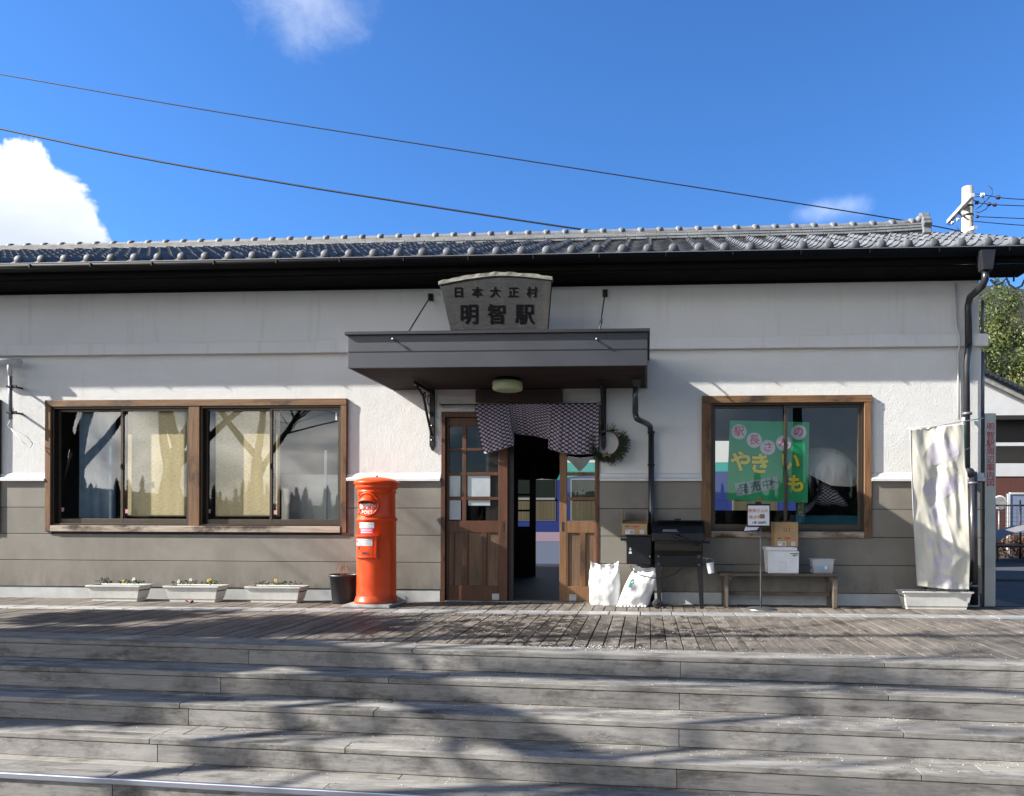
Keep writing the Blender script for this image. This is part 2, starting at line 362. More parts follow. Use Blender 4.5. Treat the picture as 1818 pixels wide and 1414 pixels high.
# window glass: mirror-like coating over clear pane
def schlick(t, f0):                          # same reflectance from both sides of a pane
    g = t('ShaderNodeNewGeometry'); d = t('ShaderNodeVectorMath', {0: g.outputs['Normal'], 1: g.outputs['Incoming']}, operation='DOT_PRODUCT').outputs['Value']
    k = t.math('POWER', t.math('SUBTRACT', 1.0, t.math('ABSOLUTE', d), clamp=True), 5.0)
    class o: outputs = [t.math('ADD', f0, t.math('MULTIPLY', k, 1 - f0))]
    return o
t = newmat('glass'); t.n.remove(t.b)
fr = schlick(t, .052)
tr = t('ShaderNodeBsdfTransparent', {0: (.86, .88, .88, 1)}); gl = t('ShaderNodeBsdfGlossy', {0: (1, 1, 1, 1), 1: .012})
bn = t('ShaderNodeBump', {'Height': t.noise(t.map(t.obj, (1, 1, 1)), 1.6, 2), 'Strength': .03, 'Distance': .01}); t.l.new(bn.outputs[0], gl.inputs['Normal'])
mx = t('ShaderNodeMixShader', {0: fr.outputs[0], 1: tr.outputs[0], 2: gl.outputs[0]}); t.l.new(mx.outputs[0], t.o.inputs[0])

t = newmat('door_glass'); t.n.remove(t.b)
fr = schlick(t, .035); tr = t('ShaderNodeBsdfTransparent', {0: (.86, .88, .88, 1)}); gl = t('ShaderNodeBsdfGlossy', {0: (1, 1, 1, 1), 1: .012})
mx = t('ShaderNodeMixShader', {0: fr.outputs[0], 1: tr.outputs[0], 2: gl.outputs[0]}); t.l.new(mx.outputs[0], t.o.inputs[0])
# ------------------------------------------------------------------ mesh builder
SPLIT = set('jamb ridge_band gutter_hook flap clamp screw rivet tie pole_band pine_cone rod_bracket sign_support ledge_trim foundation partition rail pole_cap cornice side_pipe slat leg stretcher door_stile door_panel light_slit sash window_track step_edge'.split())
SPLIT -= {'leg', 'sash', 'window_track', 'cornice'}
class MB:
    def __init__(s): s.v = []; s.f = []; s.sm = []; s.uv = None
    def add(s, vs, fs, smooth=False):
        b = len(s.v); s.v += [tuple(x) for x in vs]; s.f += [tuple(i + b for i in f) for f in fs]; s.sm += [smooth] * len(fs); return s
    def box(s, x0, x1, y0, y1, z0, z1, M=None):
        if x0 > x1: x0, x1 = x1, x0
        if y0 > y1: y0, y1 = y1, y0
        if z0 > z1: z0, z1 = z1, z0
        vs = [(x, y, z) for x in (x0, x1) for y in (y0, y1) for z in (z0, z1)]
        if M: vs = [M @ Vector(q) for q in vs]
        return s.add(vs, [(0, 1, 3, 2), (4, 6, 7, 5), (0, 4, 5, 1), (2, 3, 7, 6), (0, 2, 6, 4), (1, 5, 7, 3)])
    def frustum(s, x0, x1, y0, y1, z0, X0, X1, Y0, Y1, z1):
        vs = [(x0, y0, z0), (x1, y0, z0), (x1, y1, z0), (x0, y1, z0), (X0, Y0, z1), (X1, Y0, z1), (X1, Y1, z1), (X0, Y1, z1)]
        return s.add(vs, [(3, 2, 1, 0), (4, 5, 6, 7), (0, 1, 5, 4), (1, 2, 6, 5), (2, 3, 7, 6), (3, 0, 4, 7)])
    def tube(s, pts, r, seg=8, caps=True, smooth=True):
        pts = [Vector(p) for p in pts]; n = len(pts)
        rs = r if isinstance(r, (list, tuple)) else [r] * n
        vs = []; prev = None
        for i, p in enumerate(pts):
            d = (pts[min(i + 1, n - 1)] - pts[max(i - 1, 0)]).normalized()
            if prev is None:
                a = d.orthogonal().normalized()
            else:
                a = (prev - d * prev.dot(d)); a = a.normalized() if a.length > 1e-6 else d.orthogonal().normalized()
            prev = a; b = d.cross(a)
            for k in range(seg):
                q = 2 * math.pi * k / seg; vs.append(p + (a * math.cos(q) + b * math.sin(q)) * rs[i])
        fs = [(i * seg + k, i * seg + (k + 1) % seg, (i + 1) * seg + (k + 1) % seg, (i + 1) * seg + k) for i in range(n - 1) for k in range(seg)]
        s.add(vs, fs, smooth)
        if caps:
            b = len(s.v) - n * seg
            s.f.append(tuple(b + k for k in reversed(range(seg)))); s.f.append(tuple(b + (n - 1) * seg + k for k in range(seg))); s.sm += [False, False]
        return s
    def lathe(s, prof, seg=32, c=(0, 0, 0), smooth=True, M=None):
        n = len(prof); vs = []
        for r, z in prof:
            for k in range(seg):
                q = 2 * math.pi * k / seg; p = Vector((r * math.cos(q), r * math.sin(q), z))
                if M: p = M @ p
                vs.append(p + Vector(c))
        fs = [(i * seg + k, i * seg + (k + 1) % seg, (i + 1) * seg + (k + 1) % seg, (i + 1) * seg + k) for i in range(n - 1) for k in range(seg)]
        b = len(s.v); s.add(vs, fs, smooth)
        if n == 2 and prof[0][1] == prof[1][1]: return s
        if prof[0][0] > 1e-4: s.f.append(tuple(b + k for k in reversed(range(seg)))); s.sm.append(False)
        if prof[-1][0] > 1e-4: s.f.append(tuple(b + (n - 1) * seg + k for k in range(seg))); s.sm.append(False)
        return s
    def prism(s, poly, y0, y1):               # polygon in x,z (counter-clockwise seen from -y), extruded in y
        n = len(poly); vs = [(x, y0, z) for x, z in poly] + [(x, y1, z) for x, z in poly]
        fs = [tuple(range(n)), tuple(reversed(range(n, 2 * n)))] + [((i + 1) % n, i, i + n, (i + 1) % n + n) for i in range(n)]
        return s.add(vs, fs)
    def grid(s, fn, nu, nv, smooth=True, uv=False):
        vs = [fn(i / nu, j / nv) for j in range(nv + 1) for i in range(nu + 1)]
        fs = [(j * (nu + 1) + i, j * (nu + 1) + i + 1, (j + 1) * (nu + 1) + i + 1, (j + 1) * (nu + 1) + i) for j in range(nv) for i in range(nu)]
        if uv: s.uv = [(i / nu, j / nv) for j in range(nv + 1) for i in range(nu + 1)]
        return s.add(vs, fs, smooth)
    def sphere(s, c, r, sx=1, sy=1, sz=1, seg=14, rings=8):
        prof = [(max(1e-5, r * math.sin(math.pi * i / rings)), -r * math.cos(math.pi * i / rings)) for i in range(rings + 1)]
        return s.lathe(prof, seg, c, True, Matrix.Diagonal((sx, sy, sz)))
    def split(s):
        par = list(range(len(s.v)))
        def fd(i):
            while par[i] != i: par[i] = par[par[i]]; i = par[i]
            return i
        for f in s.f:
            a = fd(f[0])
            for k in f[1:]:
                b = fd(k)
                if a != b: par[b] = a
        g = {}
        for fi, f in enumerate(s.f): g.setdefault(fd(f[0]), []).append(fi)
        out = []
        for fl in g.values():
            m = MB(); mp = {}
            for fi in fl:
                for k in s.f[fi]:
                    if k not in mp: mp[k] = len(m.v); m.v.append(s.v[k])
                m.f.append(tuple(mp[k] for k in s.f[fi])); m.sm.append(s.sm[fi])
            out.append(m)
        return out
    def build(s, name, m, parent=None, bevel=0, solid=0, sub=0, loc=None):
        if name in SPLIT:
            ps = s.split()
            if len(ps) > 1:
                first = None
                for p in ps:
                    o = p._build(name, m, parent, bevel, solid, sub, loc); first = first or o
                return first
        return s._build(name, m, parent, bevel, solid, sub, loc)
    def _build(s, name, m, parent=None, bevel=0, solid=0, sub=0, loc=None):
        me = bpy.data.meshes.new(name); me.from_pydata(s.v, [], s.f); 
        me.polygons.foreach_set('use_smooth', s.sm)
        if s.uv:
            ul = me.uv_layers.new(name='UVMap')
            for lp in me.loops: ul.data[lp.index].uv = s.uv[lp.vertex_index]
        me.materials.append(MATS[m] if isinstance(m, str) else m); me.update()
        o = bpy.data.objects.new(name, me); C.objects.link(o)
        if parent: o.parent = parent
        if loc: o.location = loc
        if solid:
            q = o.modifiers.new('solid', 'SOLIDIFY'); q.thickness = solid; q.offset = 0
        if bevel:
            q = o.modifiers.new('bevel', 'BEVEL'); q.width = bevel; q.segments = 2; q.limit_method = 'ANGLE'; q.angle_limit = R(40)
        if sub:
            q = o.modifiers.new('sub', 'SUBSURF'); q.levels = sub; q.render_levels = sub
        return o
def thing(name, label, cat, loc=(0, 0, 0), rz=0, group=None):
    o = bpy.data.objects.new(name, None); C.objects.link(o); o.location = loc; o.rotation_euler = (0, 0, rz); o.empty_display_size = .2
    o['label'] = label; o['category'] = cat
    if group: o['group'] = group
    return o
def tag(o, label, cat, group=None):
    o['label'] = label; o['category'] = cat
    if group: o['group'] = group
    return o
def kind(o, k, label=None, cat=None):
    o['kind'] = k
    if label: o['label'] = label
    if cat: o['category'] = cat
    return o
def text(name, body, size, m, loc, parent=None, rot=(R(90), 0, 0), ext=.002, off=0.0, ax='CENTER', spacing=1, line=1, sx=1):
    cu = bpy.data.curves.new(name, 'FONT'); cu.body = body; cu.size = size; cu.extrude = ext; cu.offset = off
    cu.align_x = ax; cu.align_y = 'CENTER'; cu.space_character = spacing; cu.space_line = line; cu.resolution_u = 3
    o = bpy.data.objects.new(name + '_tmp', cu); C.objects.link(o)
    dg = bpy.context.evaluated_depsgraph_get(); me = bpy.data.meshes.new_from_object(o.evaluated_get(dg))
    bpy.data.objects.remove(o); bpy.data.curves.remove(cu)
    me.materials.clear(); me.materials.append(MATS[m]); me.name = name
    q = bpy.data.objects.new(name, me); C.objects.link(q); q.location = loc; q.rotation_euler = rot; q.scale = (sx, 1, 1)
    if parent: q.parent = parent
    return q
def dup(root, loc, rz, label, group=None):
    r = root.copy(); C.objects.link(r); r.location = loc; r.rotation_euler = (0, 0, rz); r['label'] = label
    if group: r['group'] = group
    for ch in list(root.children):
        c = ch.copy(); C.objects.link(c); c.parent = r
        for g in ch.children:
            d = g.copy(); C.objects.link(d); d.parent = c
    return r
# ------------------------------------------------------------------ ground, deck, steps
XL, XR = -8.6, 7.5
TS = 0.0734                                  # the steps run at a slight angle to the facade
def edge(X, y0): return y0 - TS * X
mb = MB(); A, B = -80, 80
za, zb = -.045, -.745
mb.add([(A, edge(A, -2.72), za), (B, edge(B, -2.72), za), (B, 90, za), (A, 90, za), (A, edge(A, -2.72), zb), (B, edge(B, -2.72), zb), (B, -90, zb), (A, -90, zb)],
       [(0, 1, 2, 3), (4, 5, 1, 0), (7, 6, 5, 4)])
kind(mb.build('ground', 'asphalt'), 'structure')
mb = MB(); mb.add([(-14, -9.5, 0), (9, -9.5, 0), (9, edge(9, -2.9), 0), (-14, edge(-14, -2.9), 0)], [(0, 1, 2, 3)])
kind(mb.build('pavement', 'plaza', loc=(0, 0, -.74)), 'structure')
pit = .1168
mb = MB(); n0 = int(XL / pit); n1_ = int(XR / pit)
for i in range(n0, n1_):
    x = i * pit + .03; hz = random.uniform(-.002, .002); g = .0035 + random.random() * .0015
    mb.box(x + g, x + pit - g, -.70 + random.uniform(-.004, .004), -.012, -.03, hz)
    xm = x + pit / 2; ye = edge(xm, -2.735) + .008
    hz = random.uniform(-.002, .002)
    mb.box(x + g, x + pit - g, ye, -.945 + random.uniform(-.004, .004), -.03, hz)
deck = kind(mb.build('wooden_deck', 'deck_board', bevel=.002), 'structure')
mb = MB(); x = XL
while x < XR:
    for k in range(3):
        mb.box(x + .004, x + .296, -.935 + k * .076, -.935 + k * .076 + .066, -.02, .004 + random.uniform(-.001, .001))
    x += .305
kind(mb.build('drain_strip', 'drain_cover', bevel=.003), 'structure')
# steps: treads of planks, risers set back under the nosing
RIS, TREAD = .145, .285
ang = math.atan(-TS)
def spx(px, py, z):
    return G(px, py, z)
mt = MB(); mr = MB()
dirx = Vector((math.cos(ang), math.sin(ang), 0))
nosY = [-3.01 - i * TREAD for i in range(6)]
def plank(mb, xa, xb, ya, yb, za, zb):        # plank parallel to the nosing line; ya<yb offsets at X=0
    vs = []
    for x in (xa, xb):
        for y in (ya, yb):
            for z in (za, zb): vs.append((x, y - TS * x, z))
    mb.add(vs, [(0, 1, 3, 2), (4, 6, 7, 5), (0, 4, 5, 1), (2, 3, 7, 6), (0, 2, 6, 4), (1, 5, 7, 3)])
def cuts(joints):
    js = [XL - 1] + sorted(joints) + [XR + 1.5]; return list(zip(js[:-1], js[1:]))
# joints read off the photograph for risers and treads
rj_px = [[(425, 1165), (1210, 1190)], [(375, 1216), (1208, 1247)], [(320, 1272), (1207, 1310)], [(257, 1340), (1203, 1383)], [(200, 1400), (1190, 1470)], [(500, 1500)]]
tj_px = [[(724, 1158), (1580, 1185)], [(690, 1205), (1582, 1240)], [(350, 1238), (680, 1253), (1610, 1305)], [(300, 1295), (612, 1325), (1632, 1370)], [(235, 1360), (604, 1378), (1600, 1440)], [(400, 1450)]]
for i in range(6):
    zt = -i * RIS; yn = nosY[i]
    wd_ = TREAD - .004 if i else .27
    rows = 2 if i == 0 else 3
    for r_ in range(rows):
        bw = (.125, .14) if i == 0 else (.115, .105, .085)
        y0 = yn + sum(bw[:r_]); y1 = y0 + bw[r_] - .005
        js = [G(p[0], p[1], zt).x + random.uniform(-.02, .02) + (0 if r_ == 0 else random.choice([-1.1, .35, 1.3, .02])) for p in tj_px[i]]
        js = [j for j in js if XL < j < XR]
        for a_, b_ in cuts(js):
            plank(mt, a_ + .0015, b_ - .0015, y0, y1, zt - .034, zt + random.uniform(-.0012, .0012))
    js = [G(p[0], p[1], zt - .06).x for p in rj_px[i]] + [G(p[0], p[1], zt - .06).x + 4.2 for p in rj_px[i][-1:]]
    for a_, b_ in cuts(js):
        plank(mr, a_ + .002, b_ - .002, yn + .004, yn + .03, zt - RIS + .003, zt - .038)
kind(mt.build('steps', 'step_tread', bevel=.004), 'structure')
kind(mr.build('step_riser', 'step_riser', bevel=.002), 'structure')
mb = MB(); yn = nosY[4]
plank(mb, XL, G(1010, 1424, -4 * RIS).x + 3, yn - .012, yn + .012, -4 * RIS - .034, -4 * RIS + .004)
kind(mb.build('step_edge_strip', 'chrome', bevel=.006), 'structure')
mb = MB(); rsc = random.Random(11)
for i in range(6):
    zt = -i * RIS; yn = nosY[i]; x = XL
    while x < XR:
        for o_ in ((.035, .10) if i else (.03, .10, .16, .23)):
            xx, yy = x + rsc.uniform(-.012, .012), yn + o_ + rsc.uniform(-.008, .008)
            yy -= TS * xx
            n_ = 7; r_ = .0048
            mb.add([(xx + r_ * math.cos(6.283 * k / n_), yy + r_ * math.sin(6.283 * k / n_), zt + .0022) for k in range(n_)], [tuple(range(n_))])
        x += .455
kind(mb.build('step_screws', 'slot_dark'), 'structure')
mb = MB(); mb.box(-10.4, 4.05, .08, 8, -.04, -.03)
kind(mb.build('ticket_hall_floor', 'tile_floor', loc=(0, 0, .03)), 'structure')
# grains of hail left on the deck and steps
rg = random.Random(3); mb = MB()
def grain(x, y, z, r):
    vs = [(x + r, y, z), (x, y + r, z), (x - r, y, z), (x, y - r, z), (x, y, z + r * 1.2)]
    mb.add(vs, [(0, 1, 4), (1, 2, 4), (2, 3, 4), (3, 0, 4)], True)
for k in range(1000):
    X = rg.triangular(-4, 5.5, 3.2 if rg.random() < .7 else -.5)
    if rg.random() < .30:
        Y = rg.uniform(edge(X, -2.7), -1.0); z = .001
    else:
        i = rg.choice([0, 1, 1, 2, 2, 3, 3, 4]); z = -i * RIS + .001
        Y = edge(X, nosY[i] + (rg.uniform(.02, .25) if rg.random() < .35 else rg.uniform(.17, .285)))
    grain(X, Y, z, rg.uniform(.0018, .0040))
for k in range(130):
    X = rg.gauss(-.35, .28); grain(X, edge(X, -2.78 + rg.uniform(-.08, .12)), .001, rg.uniform(.0025, .0045))
for k in range(120):
    X = rg.gauss(-2.15, .5); grain(X, -1.25 + rg.gauss(0, .2), .001, rg.uniform(.0022, .004))
kind(mb.build('hail_grains', 'hail'), 'stuff')

# ------------------------------------------------------------------ station building
bld = thing('station_building', 'single storey white plaster station with grey siding and dark tiled roof', 'station building')
BX0, BX1 = -10.6, WX(1741, 900)
BD = 3.7
zTrim = WZ(740, 849); zCor0, zCor1 = WZ(900, 625), WZ(900, 604); zEave = WZ(900, 508)
zF = WZ(740, 1047)
# openings (x0,x1,z0,z1)
wa = (WX(94), WX(607), WZ(350, 934), WZ(350, 722))
wb = (WX(1262), WX(1533), WZ(1395, 944), WZ(1395, 716))
dr = (WX(784), WX(1064), 0.0, WZ(925, 731))
wl = (WX(-260), WX(-12), WZ(0, 936), WZ(0, 722))
holes = [wa, wb, dr, wl]
def holed(x0, x1, z0, z1, hs, y0, y1, mb=None):
    mb = mb or MB()
    xs = sorted(set([x0, x1] + [v for h in hs for v in h[:2] if x0 < v < x1]))
    zs = sorted(set([z0, z1] + [v for h in hs for v in h[2:] if z0 < v < z1]))
    idx = {}
    def vid(x, y, z):
        k = (round(x, 5), round(y, 5), round(z, 5))
        if k not in idx: idx[k] = len(mb.v); mb.v.append(k)
        return idx[k]
    def q(*p): mb.f.append(tuple(vid(*a) for a in p)); mb.sm.append(False)
    def solid(xc, zc):
        if not (x0 < xc < x1 and z0 < zc < z1): return False
        return not any(h[0] < xc < h[1] and h[2] < zc < h[3] for h in hs)
    for i in range(len(xs) - 1):
        for j in range(len(zs) - 1):
            a, b, c_, d = xs[i], xs[i + 1], zs[j], zs[j + 1]; xc, zc = (a + b) / 2, (c_ + d) / 2
            if not solid(xc, zc): continue
            q((a, y0, c_), (b, y0, c_), (b, y0, d), (a, y0, d)); q((b, y1, c_), (a, y1, c_), (a, y1, d), (b, y1, d))
            e = 1e-3
            if not solid(a - e, zc): q((a, y1, c_), (a, y0, c_), (a, y0, d), (a, y1, d))
            if not solid(b + e, zc): q((b, y0, c_), (b, y1, c_), (b, y1, d), (b, y0, d))
            if not solid(xc, c_ - e): q((a, y1, c_), (b, y1, c_), (b, y0, c_), (a, y0, c_))
            if not solid(xc, d + e): q((a, y0, d), (b, y0, d), (b, y1, d), (a, y1, d))
    return mb
holed(BX0, BX1, zTrim - .02, zCor0 + .02, holes, 0, .10).build('wall', 'plaster', bld)
holed(BX0, BX1 - .02, zCor0 + .02, zEave + .12, [], .004, .10).build('upper_wall', 'plaster_smooth', bld)
m_ = MB(); m_.box(BX0, BX0 + .1, .102, BD, 0, zEave + .1); m_.build('side_wall', 'plaster', bld)
m_ = MB(); m_.box(BX1 - .10, BX1, .102, BD, zTrim - .02, zEave + .1); m_.box(BX1 - .08, BX1 + .004, .102, BD, 0, zTrim - .025); m_.build('side_wall', 'plaster', bld)
# siding boards between the openings
zz = [zF] + [zF + (zTrim - .035 - zF) * k / 4 for k in (1, 2, 3, 4)]
mb = MB()
for k in range(4):
    za_, zb_ = zz[k] + .003, zz[k + 1] - .003
    segs = [(BX0, BX1 + .012)]
    for h in holes:
        ns = []
        for a_, b_ in segs:
            if h[3] > za_ + .02 and h[2] < zb_ - .02:
                if h[0] > a_: ns.append((a_, min(b_, h[0])))
                if h[1] < b_: ns.append((max(a_, h[1]), b_))
                if h[1] <= a_ or h[0] >= b_: ns.append((a_, b_)) if (a_, b_) not in ns else None
            else: ns.append((a_, b_))
        segs = [s_ for s_ in ns if s_[1] - s_[0] > .02]
    js = [WX(-200), WX(200) - .9, WX(430), WX(700), WX(1230), WX(1600) + .3]
    for a_, b_ in segs:
        zlo = za_; zhi = zb_
        for h in holes[:2] + holes[3:]:
            if a_ < (h[0] + h[1]) / 2 < b_ and h[2] < zb_: zhi = min(zhi, h[2] - .0)
        mb.box(a_ + .002, b_ - .002, -.014, .02, zlo, zhi)
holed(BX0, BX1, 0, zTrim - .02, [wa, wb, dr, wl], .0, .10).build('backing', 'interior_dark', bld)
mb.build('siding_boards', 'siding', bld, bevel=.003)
mb = MB()
for a_, b_ in ((BX0, dr[0] - .01), (dr[1] + .01, BX1 - .005)): mb.box(a_, b_, -.006, .04, -.03, zF - .004)
mb.build('foundation', 'foundation', bld, bevel=.004)
# ledge trim at the top of the siding and the cornice band
mb = MB()
for a_, b_ in ((wl[1] + .07, wa[0] - .068), (wa[1] + .066, dr[0] - .006), (dr[1] + .006, wb[0] - .098), (wb[1] + .076, BX1 + .03)):
    mb.add([(x, y, z) for x in (a_, b_) for y, z in ((.0, zTrim - .035), (-.046, zTrim - .035), (-.046, zTrim - .012), (-.02, zTrim + .012), (-.012, zTrim + .045), (0, zTrim + .055))],
           [(0, 1, 2, 3, 4, 5), (11, 10, 9, 8, 7, 6)] + [(i, i + 6, i + 7, i + 1) for i in range(5)])
mb.build('ledge_trim', 'trim_white', bld)
mb = MB(); mb.box(BX0, BX1 + .055, -.055, .0, zCor0, zCor1); mb.box(BX1, BX1 + .055, .0, BD, zCor0, zCor1)
mb.build('cornice', 'plaster_smooth', bld, bevel=.008)
# back wall with openings toward the platform
rb0, rb1, rt = WX(906, 950, BD), WX(993, 950, BD) + .12, WZ(970, 812, BD)
rear_holes = [(WX(903, 950, BD), 0.9, -.05, rt), (WX(1255, 850, BD), WX(1420, 850, BD), 1.05, 2.15)]
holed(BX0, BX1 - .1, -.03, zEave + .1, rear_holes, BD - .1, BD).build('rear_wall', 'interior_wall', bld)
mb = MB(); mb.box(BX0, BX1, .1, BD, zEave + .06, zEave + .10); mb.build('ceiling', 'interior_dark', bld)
mb = MB(); mb.box(WX(700), WX(700) + .08, .1, BD - .1, 0, 3.4)
mb.box(WX(1150), WX(1150) + .08, .1, BD - .1, 0, 3.4)
mb.build('partition', 'interior_dark', bld)

# ---- windows
def window(h, splits, name_label, post=None, frame=(.068, .066, .075, .07), sashes=(), mats=('frame_wood', 'frame_wood_post', 'frame_wood_sill')):
    x0, x1, z0, z1 = h; fl, fr_, ft, fb = frame
    mb = MB(); mb.box(x0 - fl, x1 + fr_, -.040, .03, z1, z1 + ft)
    fo = mb.build('window', mats[0], bld, bevel=.004); fo['label'] = name_label
    mb = MB(); mb.box(x0 - fl, x0, -.037, .03, z0 - fb, z1 - .001); mb.box(x1, x1 + fr_, -.037, .03, z0 - fb, z1 - .001)
    if post: mb.box(post[0], post[1], -.034, .06, z0 + .001, z1 - .001)
    mb.build('jamb', mats[1], fo, bevel=.004)
    mb = MB(); mb.box(x0 + .001, x1 - .001, -.044, .05, z0 - fb, z0); mb.build('sill', mats[2], fo, bevel=.005)
    # fixed outer track
    for (a, b, m1) in splits:
        mb = MB(); T_ = .022
        mb.box(a, b, -.012, .075, z1 - T_, z1 - .0005); mb.box(a, b, -.012, .075, z0 + .0005, z0 + T_)
        mb.box(a, a + T_, -.012, .075, z0 + T_, z1 - T_); mb.box(b - T_, b, -.012, .075, z0 + T_, z1 - T_)
        mb.build('window_track', 'sash_bronze_dark', fo, bevel=.002)
        for (sa, sb, yy) in ((a + T_, m1 + .022, .045), (m1 - .022, b - T_, .012)):
            st = .030
            mb = MB(); zb = z0 + T_; zt = z1 - T_
            mb.box(sa, sa + st, yy, yy + .026, zb, zt); mb.box(sb - st, sb, yy, yy + .026, zb, zt)
            mb.box(sa + st, sb - st, yy + .001, yy + .025, zt - .026, zt); mb.box(sa + st, sb - st, yy + .001, yy + .025, zb, zb + .055)
            mb.build('sash', 'sash_bronze', fo, bevel=.002)
            g = MB(); g.add([(sa + st - .005, yy + .014, zb + .05), (sb - st + .005, yy + .014, zb + .05), (sb - st + .005, yy + .014, zt - .022), (sa + st - .005, yy + .014, zt - .022)], [(0, 1, 2, 3)])
            g.build('pane', 'glass', fo)
            if yy < .03:
                l = MB(); l.box(sa + .008, sa + .02, yy - .014, yy, (zb + zt) / 2 - .03, (zb + zt) / 2 + .03); l.build('latch', 'plastic_black', fo)
    return fo
p0, p1 = WX(338), WX(357)
winA = window(wa, [(wa[0], p0, WX(216)), (p1, wa[1], WX(481))], 'wide four-pane window in a weathered wooden frame, yellow blinds inside', (p0, p1))
winB = window(wb, [(wb[0], wb[1], WX(1396))], 'two-pane window in a weathered wooden frame with the green poster inside', None, (.10, .078, .078, .066))
winL = window(wl, [(wl[0], wl[1], (wl[0] + wl[1]) / 2)], 'window cut off by the left edge of the photo', None, mats=('nameplate_wood', 'nameplate_wood', 'nameplate_wood'), frame=(.1, .10, .075, .07))
def sticker(px, py, parent, w_=.035, h_=.045, m='sticker', Y=.010):
    q = W(px, py, Y); s_ = MB(); s_.box(q.x - w_ / 2, q.x + w_ / 2, Y, Y + .0015, q.z - h_ / 2, q.z + h_ / 2); s_.build('sticker', m, parent)
sticker(225, 908, winA); sticker(489, 910, winA); sticker(111, 905, winA, Y=.058); sticker(371, 908, winA, Y=.058); sticker(597, 740, winA, .02, .08, 'paper')

# ---- roof: tiles, ridge, gutter, fascia, soffit
EY = -.40; zE = WZ(900, 452, EY) + .005     # eave edge
m_roof = .426; RY = BD / 2
zR = zE + m_roof * (RY - EY)
TX1 = WX(1645, 400, RY) + .32               # verge
TX0 = BX0 - .4
cw = .262; nc = int((TX1 - TX0) / cw) + 1; rows_ = 12; ex = (RY - EY) / rows_
def prof(t):                                 # pan-and-roll tile section
    if t < .70: return -.030 * math.sin(math.pi * t / .70)
    return .042 * math.sin(math.pi * (t - .70) / .30)
mb = MB(); nt = 10
rr_ = random.Random(5)
for ci in range(nc):
    xa = TX1 - (ci + 1) * cw
    for r_ in range(rows_):
        y0 = EY + r_ * ex - .02; y1 = EY + (r_ + 1) * ex + .01
        jz = rr_.uniform(-.002, .002); jx = rr_.uniform(-.003, .003)
        vs = []
        for (y, dz) in ((y0, -.004), (y0, .018), (y1, .0)):
            for k in range(nt + 1):
                t_ = k / nt
                vs.append((xa + jx + t_ * cw * 1.02, y - (.006 if dz == .018 else 0), zE + m_roof * (y - EY) + dz + jz + prof(t_)))
        n_ = nt + 1
        fs = [(j * n_ + k, j * n_ + k + 1, (j + 1) * n_ + k + 1, (j + 1) * n_ + k) for j in range(2) for k in range(nt)]
        mb.add(vs, fs, True)
ro = mb.build('roof', 'roof_tile', bld)
ro['label'] = 'smoked grey pan tile roof with a stacked ridge'
q = ro.modifiers.new('edge', 'EDGE_SPLIT'); q.split_angle = R(50)
# eave end caps: round boss with a lip between
mb = MB()
for ci in range(nc):
    xa = TX1 - (ci + 1) * cw; xc = xa + cw * .85
    mb.sphere((xc, EY - .030, zE + .016), .051, 1, .55, 1, 18, 12)
    lip = [(xa + cw * t_ * 1.0, zE + prof(t_) + .012) for t_ in [k / 8 * .72 for k in range(9)]]
    poly = lip[::-1] + [(x, z - .034 - .010 * math.sin(math.pi * k / 8)) for k, (x, z) in enumerate(lip)]
    poly = [(x, z) for k, (x, z) in enumerate(lip)]
    bot = [(x, z - .040) for x, z in lip]
    vs = [(x, EY - .030, z) for x, z in lip] + [(x, EY - .034, z) for x, z in bot]
    mb.add(vs, [(k + 9, k + 10, k + 1, k) for k in range(8)], True)
mb.build('eave_tile', 'eave_ball', ro)
# verge tiles down the gable end and back slope
mb = MB(); mb.add([(TX0, RY, zR - .005), (TX1, RY, zR - .005), (TX1, BD + .57, zE), (TX0, BD + .57, zE)], [(0, 1, 2, 3)])
mb.build('rear_slope', 'roof_tile', ro)
mb = MB(); mb.add([(TX1 - .02, EY + .05, zE - .03), (TX1 - .02, RY, zR - .03), (TX1 - .02, BD + .5, zE - .03), (TX1 - .02, BD + .5, zE - .16), (TX1 - .02, RY, zR - .16), (TX1 - .02, EY + .05, zE - .16)], [(0, 1, 4, 5), (1, 2, 3, 4)])
mb.build('barge_board', 'fascia_black', ro, solid=.03)
mb = MB(); mb.add([(BX1 - .01, 0, zEave), (BX1 - .01, BD, zEave), (BX1 - .01, RY, zR - .1)], [(0, 1, 2)]); mb.build('gable_wall', 'plaster_smooth', bld, solid=.02)
# ridge: three courses of flat tiles, round capping with bands, end ornament
RX1 = WX(1634, 400, RY); mb = MB()
def rz_(x):                                  # the ridge line climbs slightly to the right and kicks up at its end
    base = .0062 * (x - 4) ; k = max(0, (x - (RX1 - 1.2)) / 1.2)
    return base + .03 * k * k + .045
for lay, (hw, hh, z_) in enumerate(((.135, .036, .0), (.118, .036, .042), (.10, .034, .084))):
    x = TX0 + (.1 if lay % 2 else -.04)
    while x < RX1:
        x2 = min(x + .272, RX1); za2, zb2 = zR - .05 + z_ + rz_(x), zR - .05 + z_ + rz_(x2)
        mb.add([(x + .003, RY - hw, za2 + .006), (x2 - .003, RY - hw, zb2 + .006), (x2 - .003, RY + hw, zb2 + .006), (x + .003, RY + hw, za2 + .006), (x + .003, RY - hw + .008, za2 + hh), (x2 - .003, RY - hw + .008, zb2 + hh), (x2 - .003, RY + hw, zb2 + hh), (x + .003, RY + hw, za2 + hh)],
               [(3, 2, 1, 0), (4, 5, 6, 7), (0, 1, 5, 4), (1, 2, 6, 5), (2, 3, 7, 6), (3, 0, 4, 7)])
        x = x2
rd = mb.build('ridge', 'ridge_tile', bld, bevel=.004)
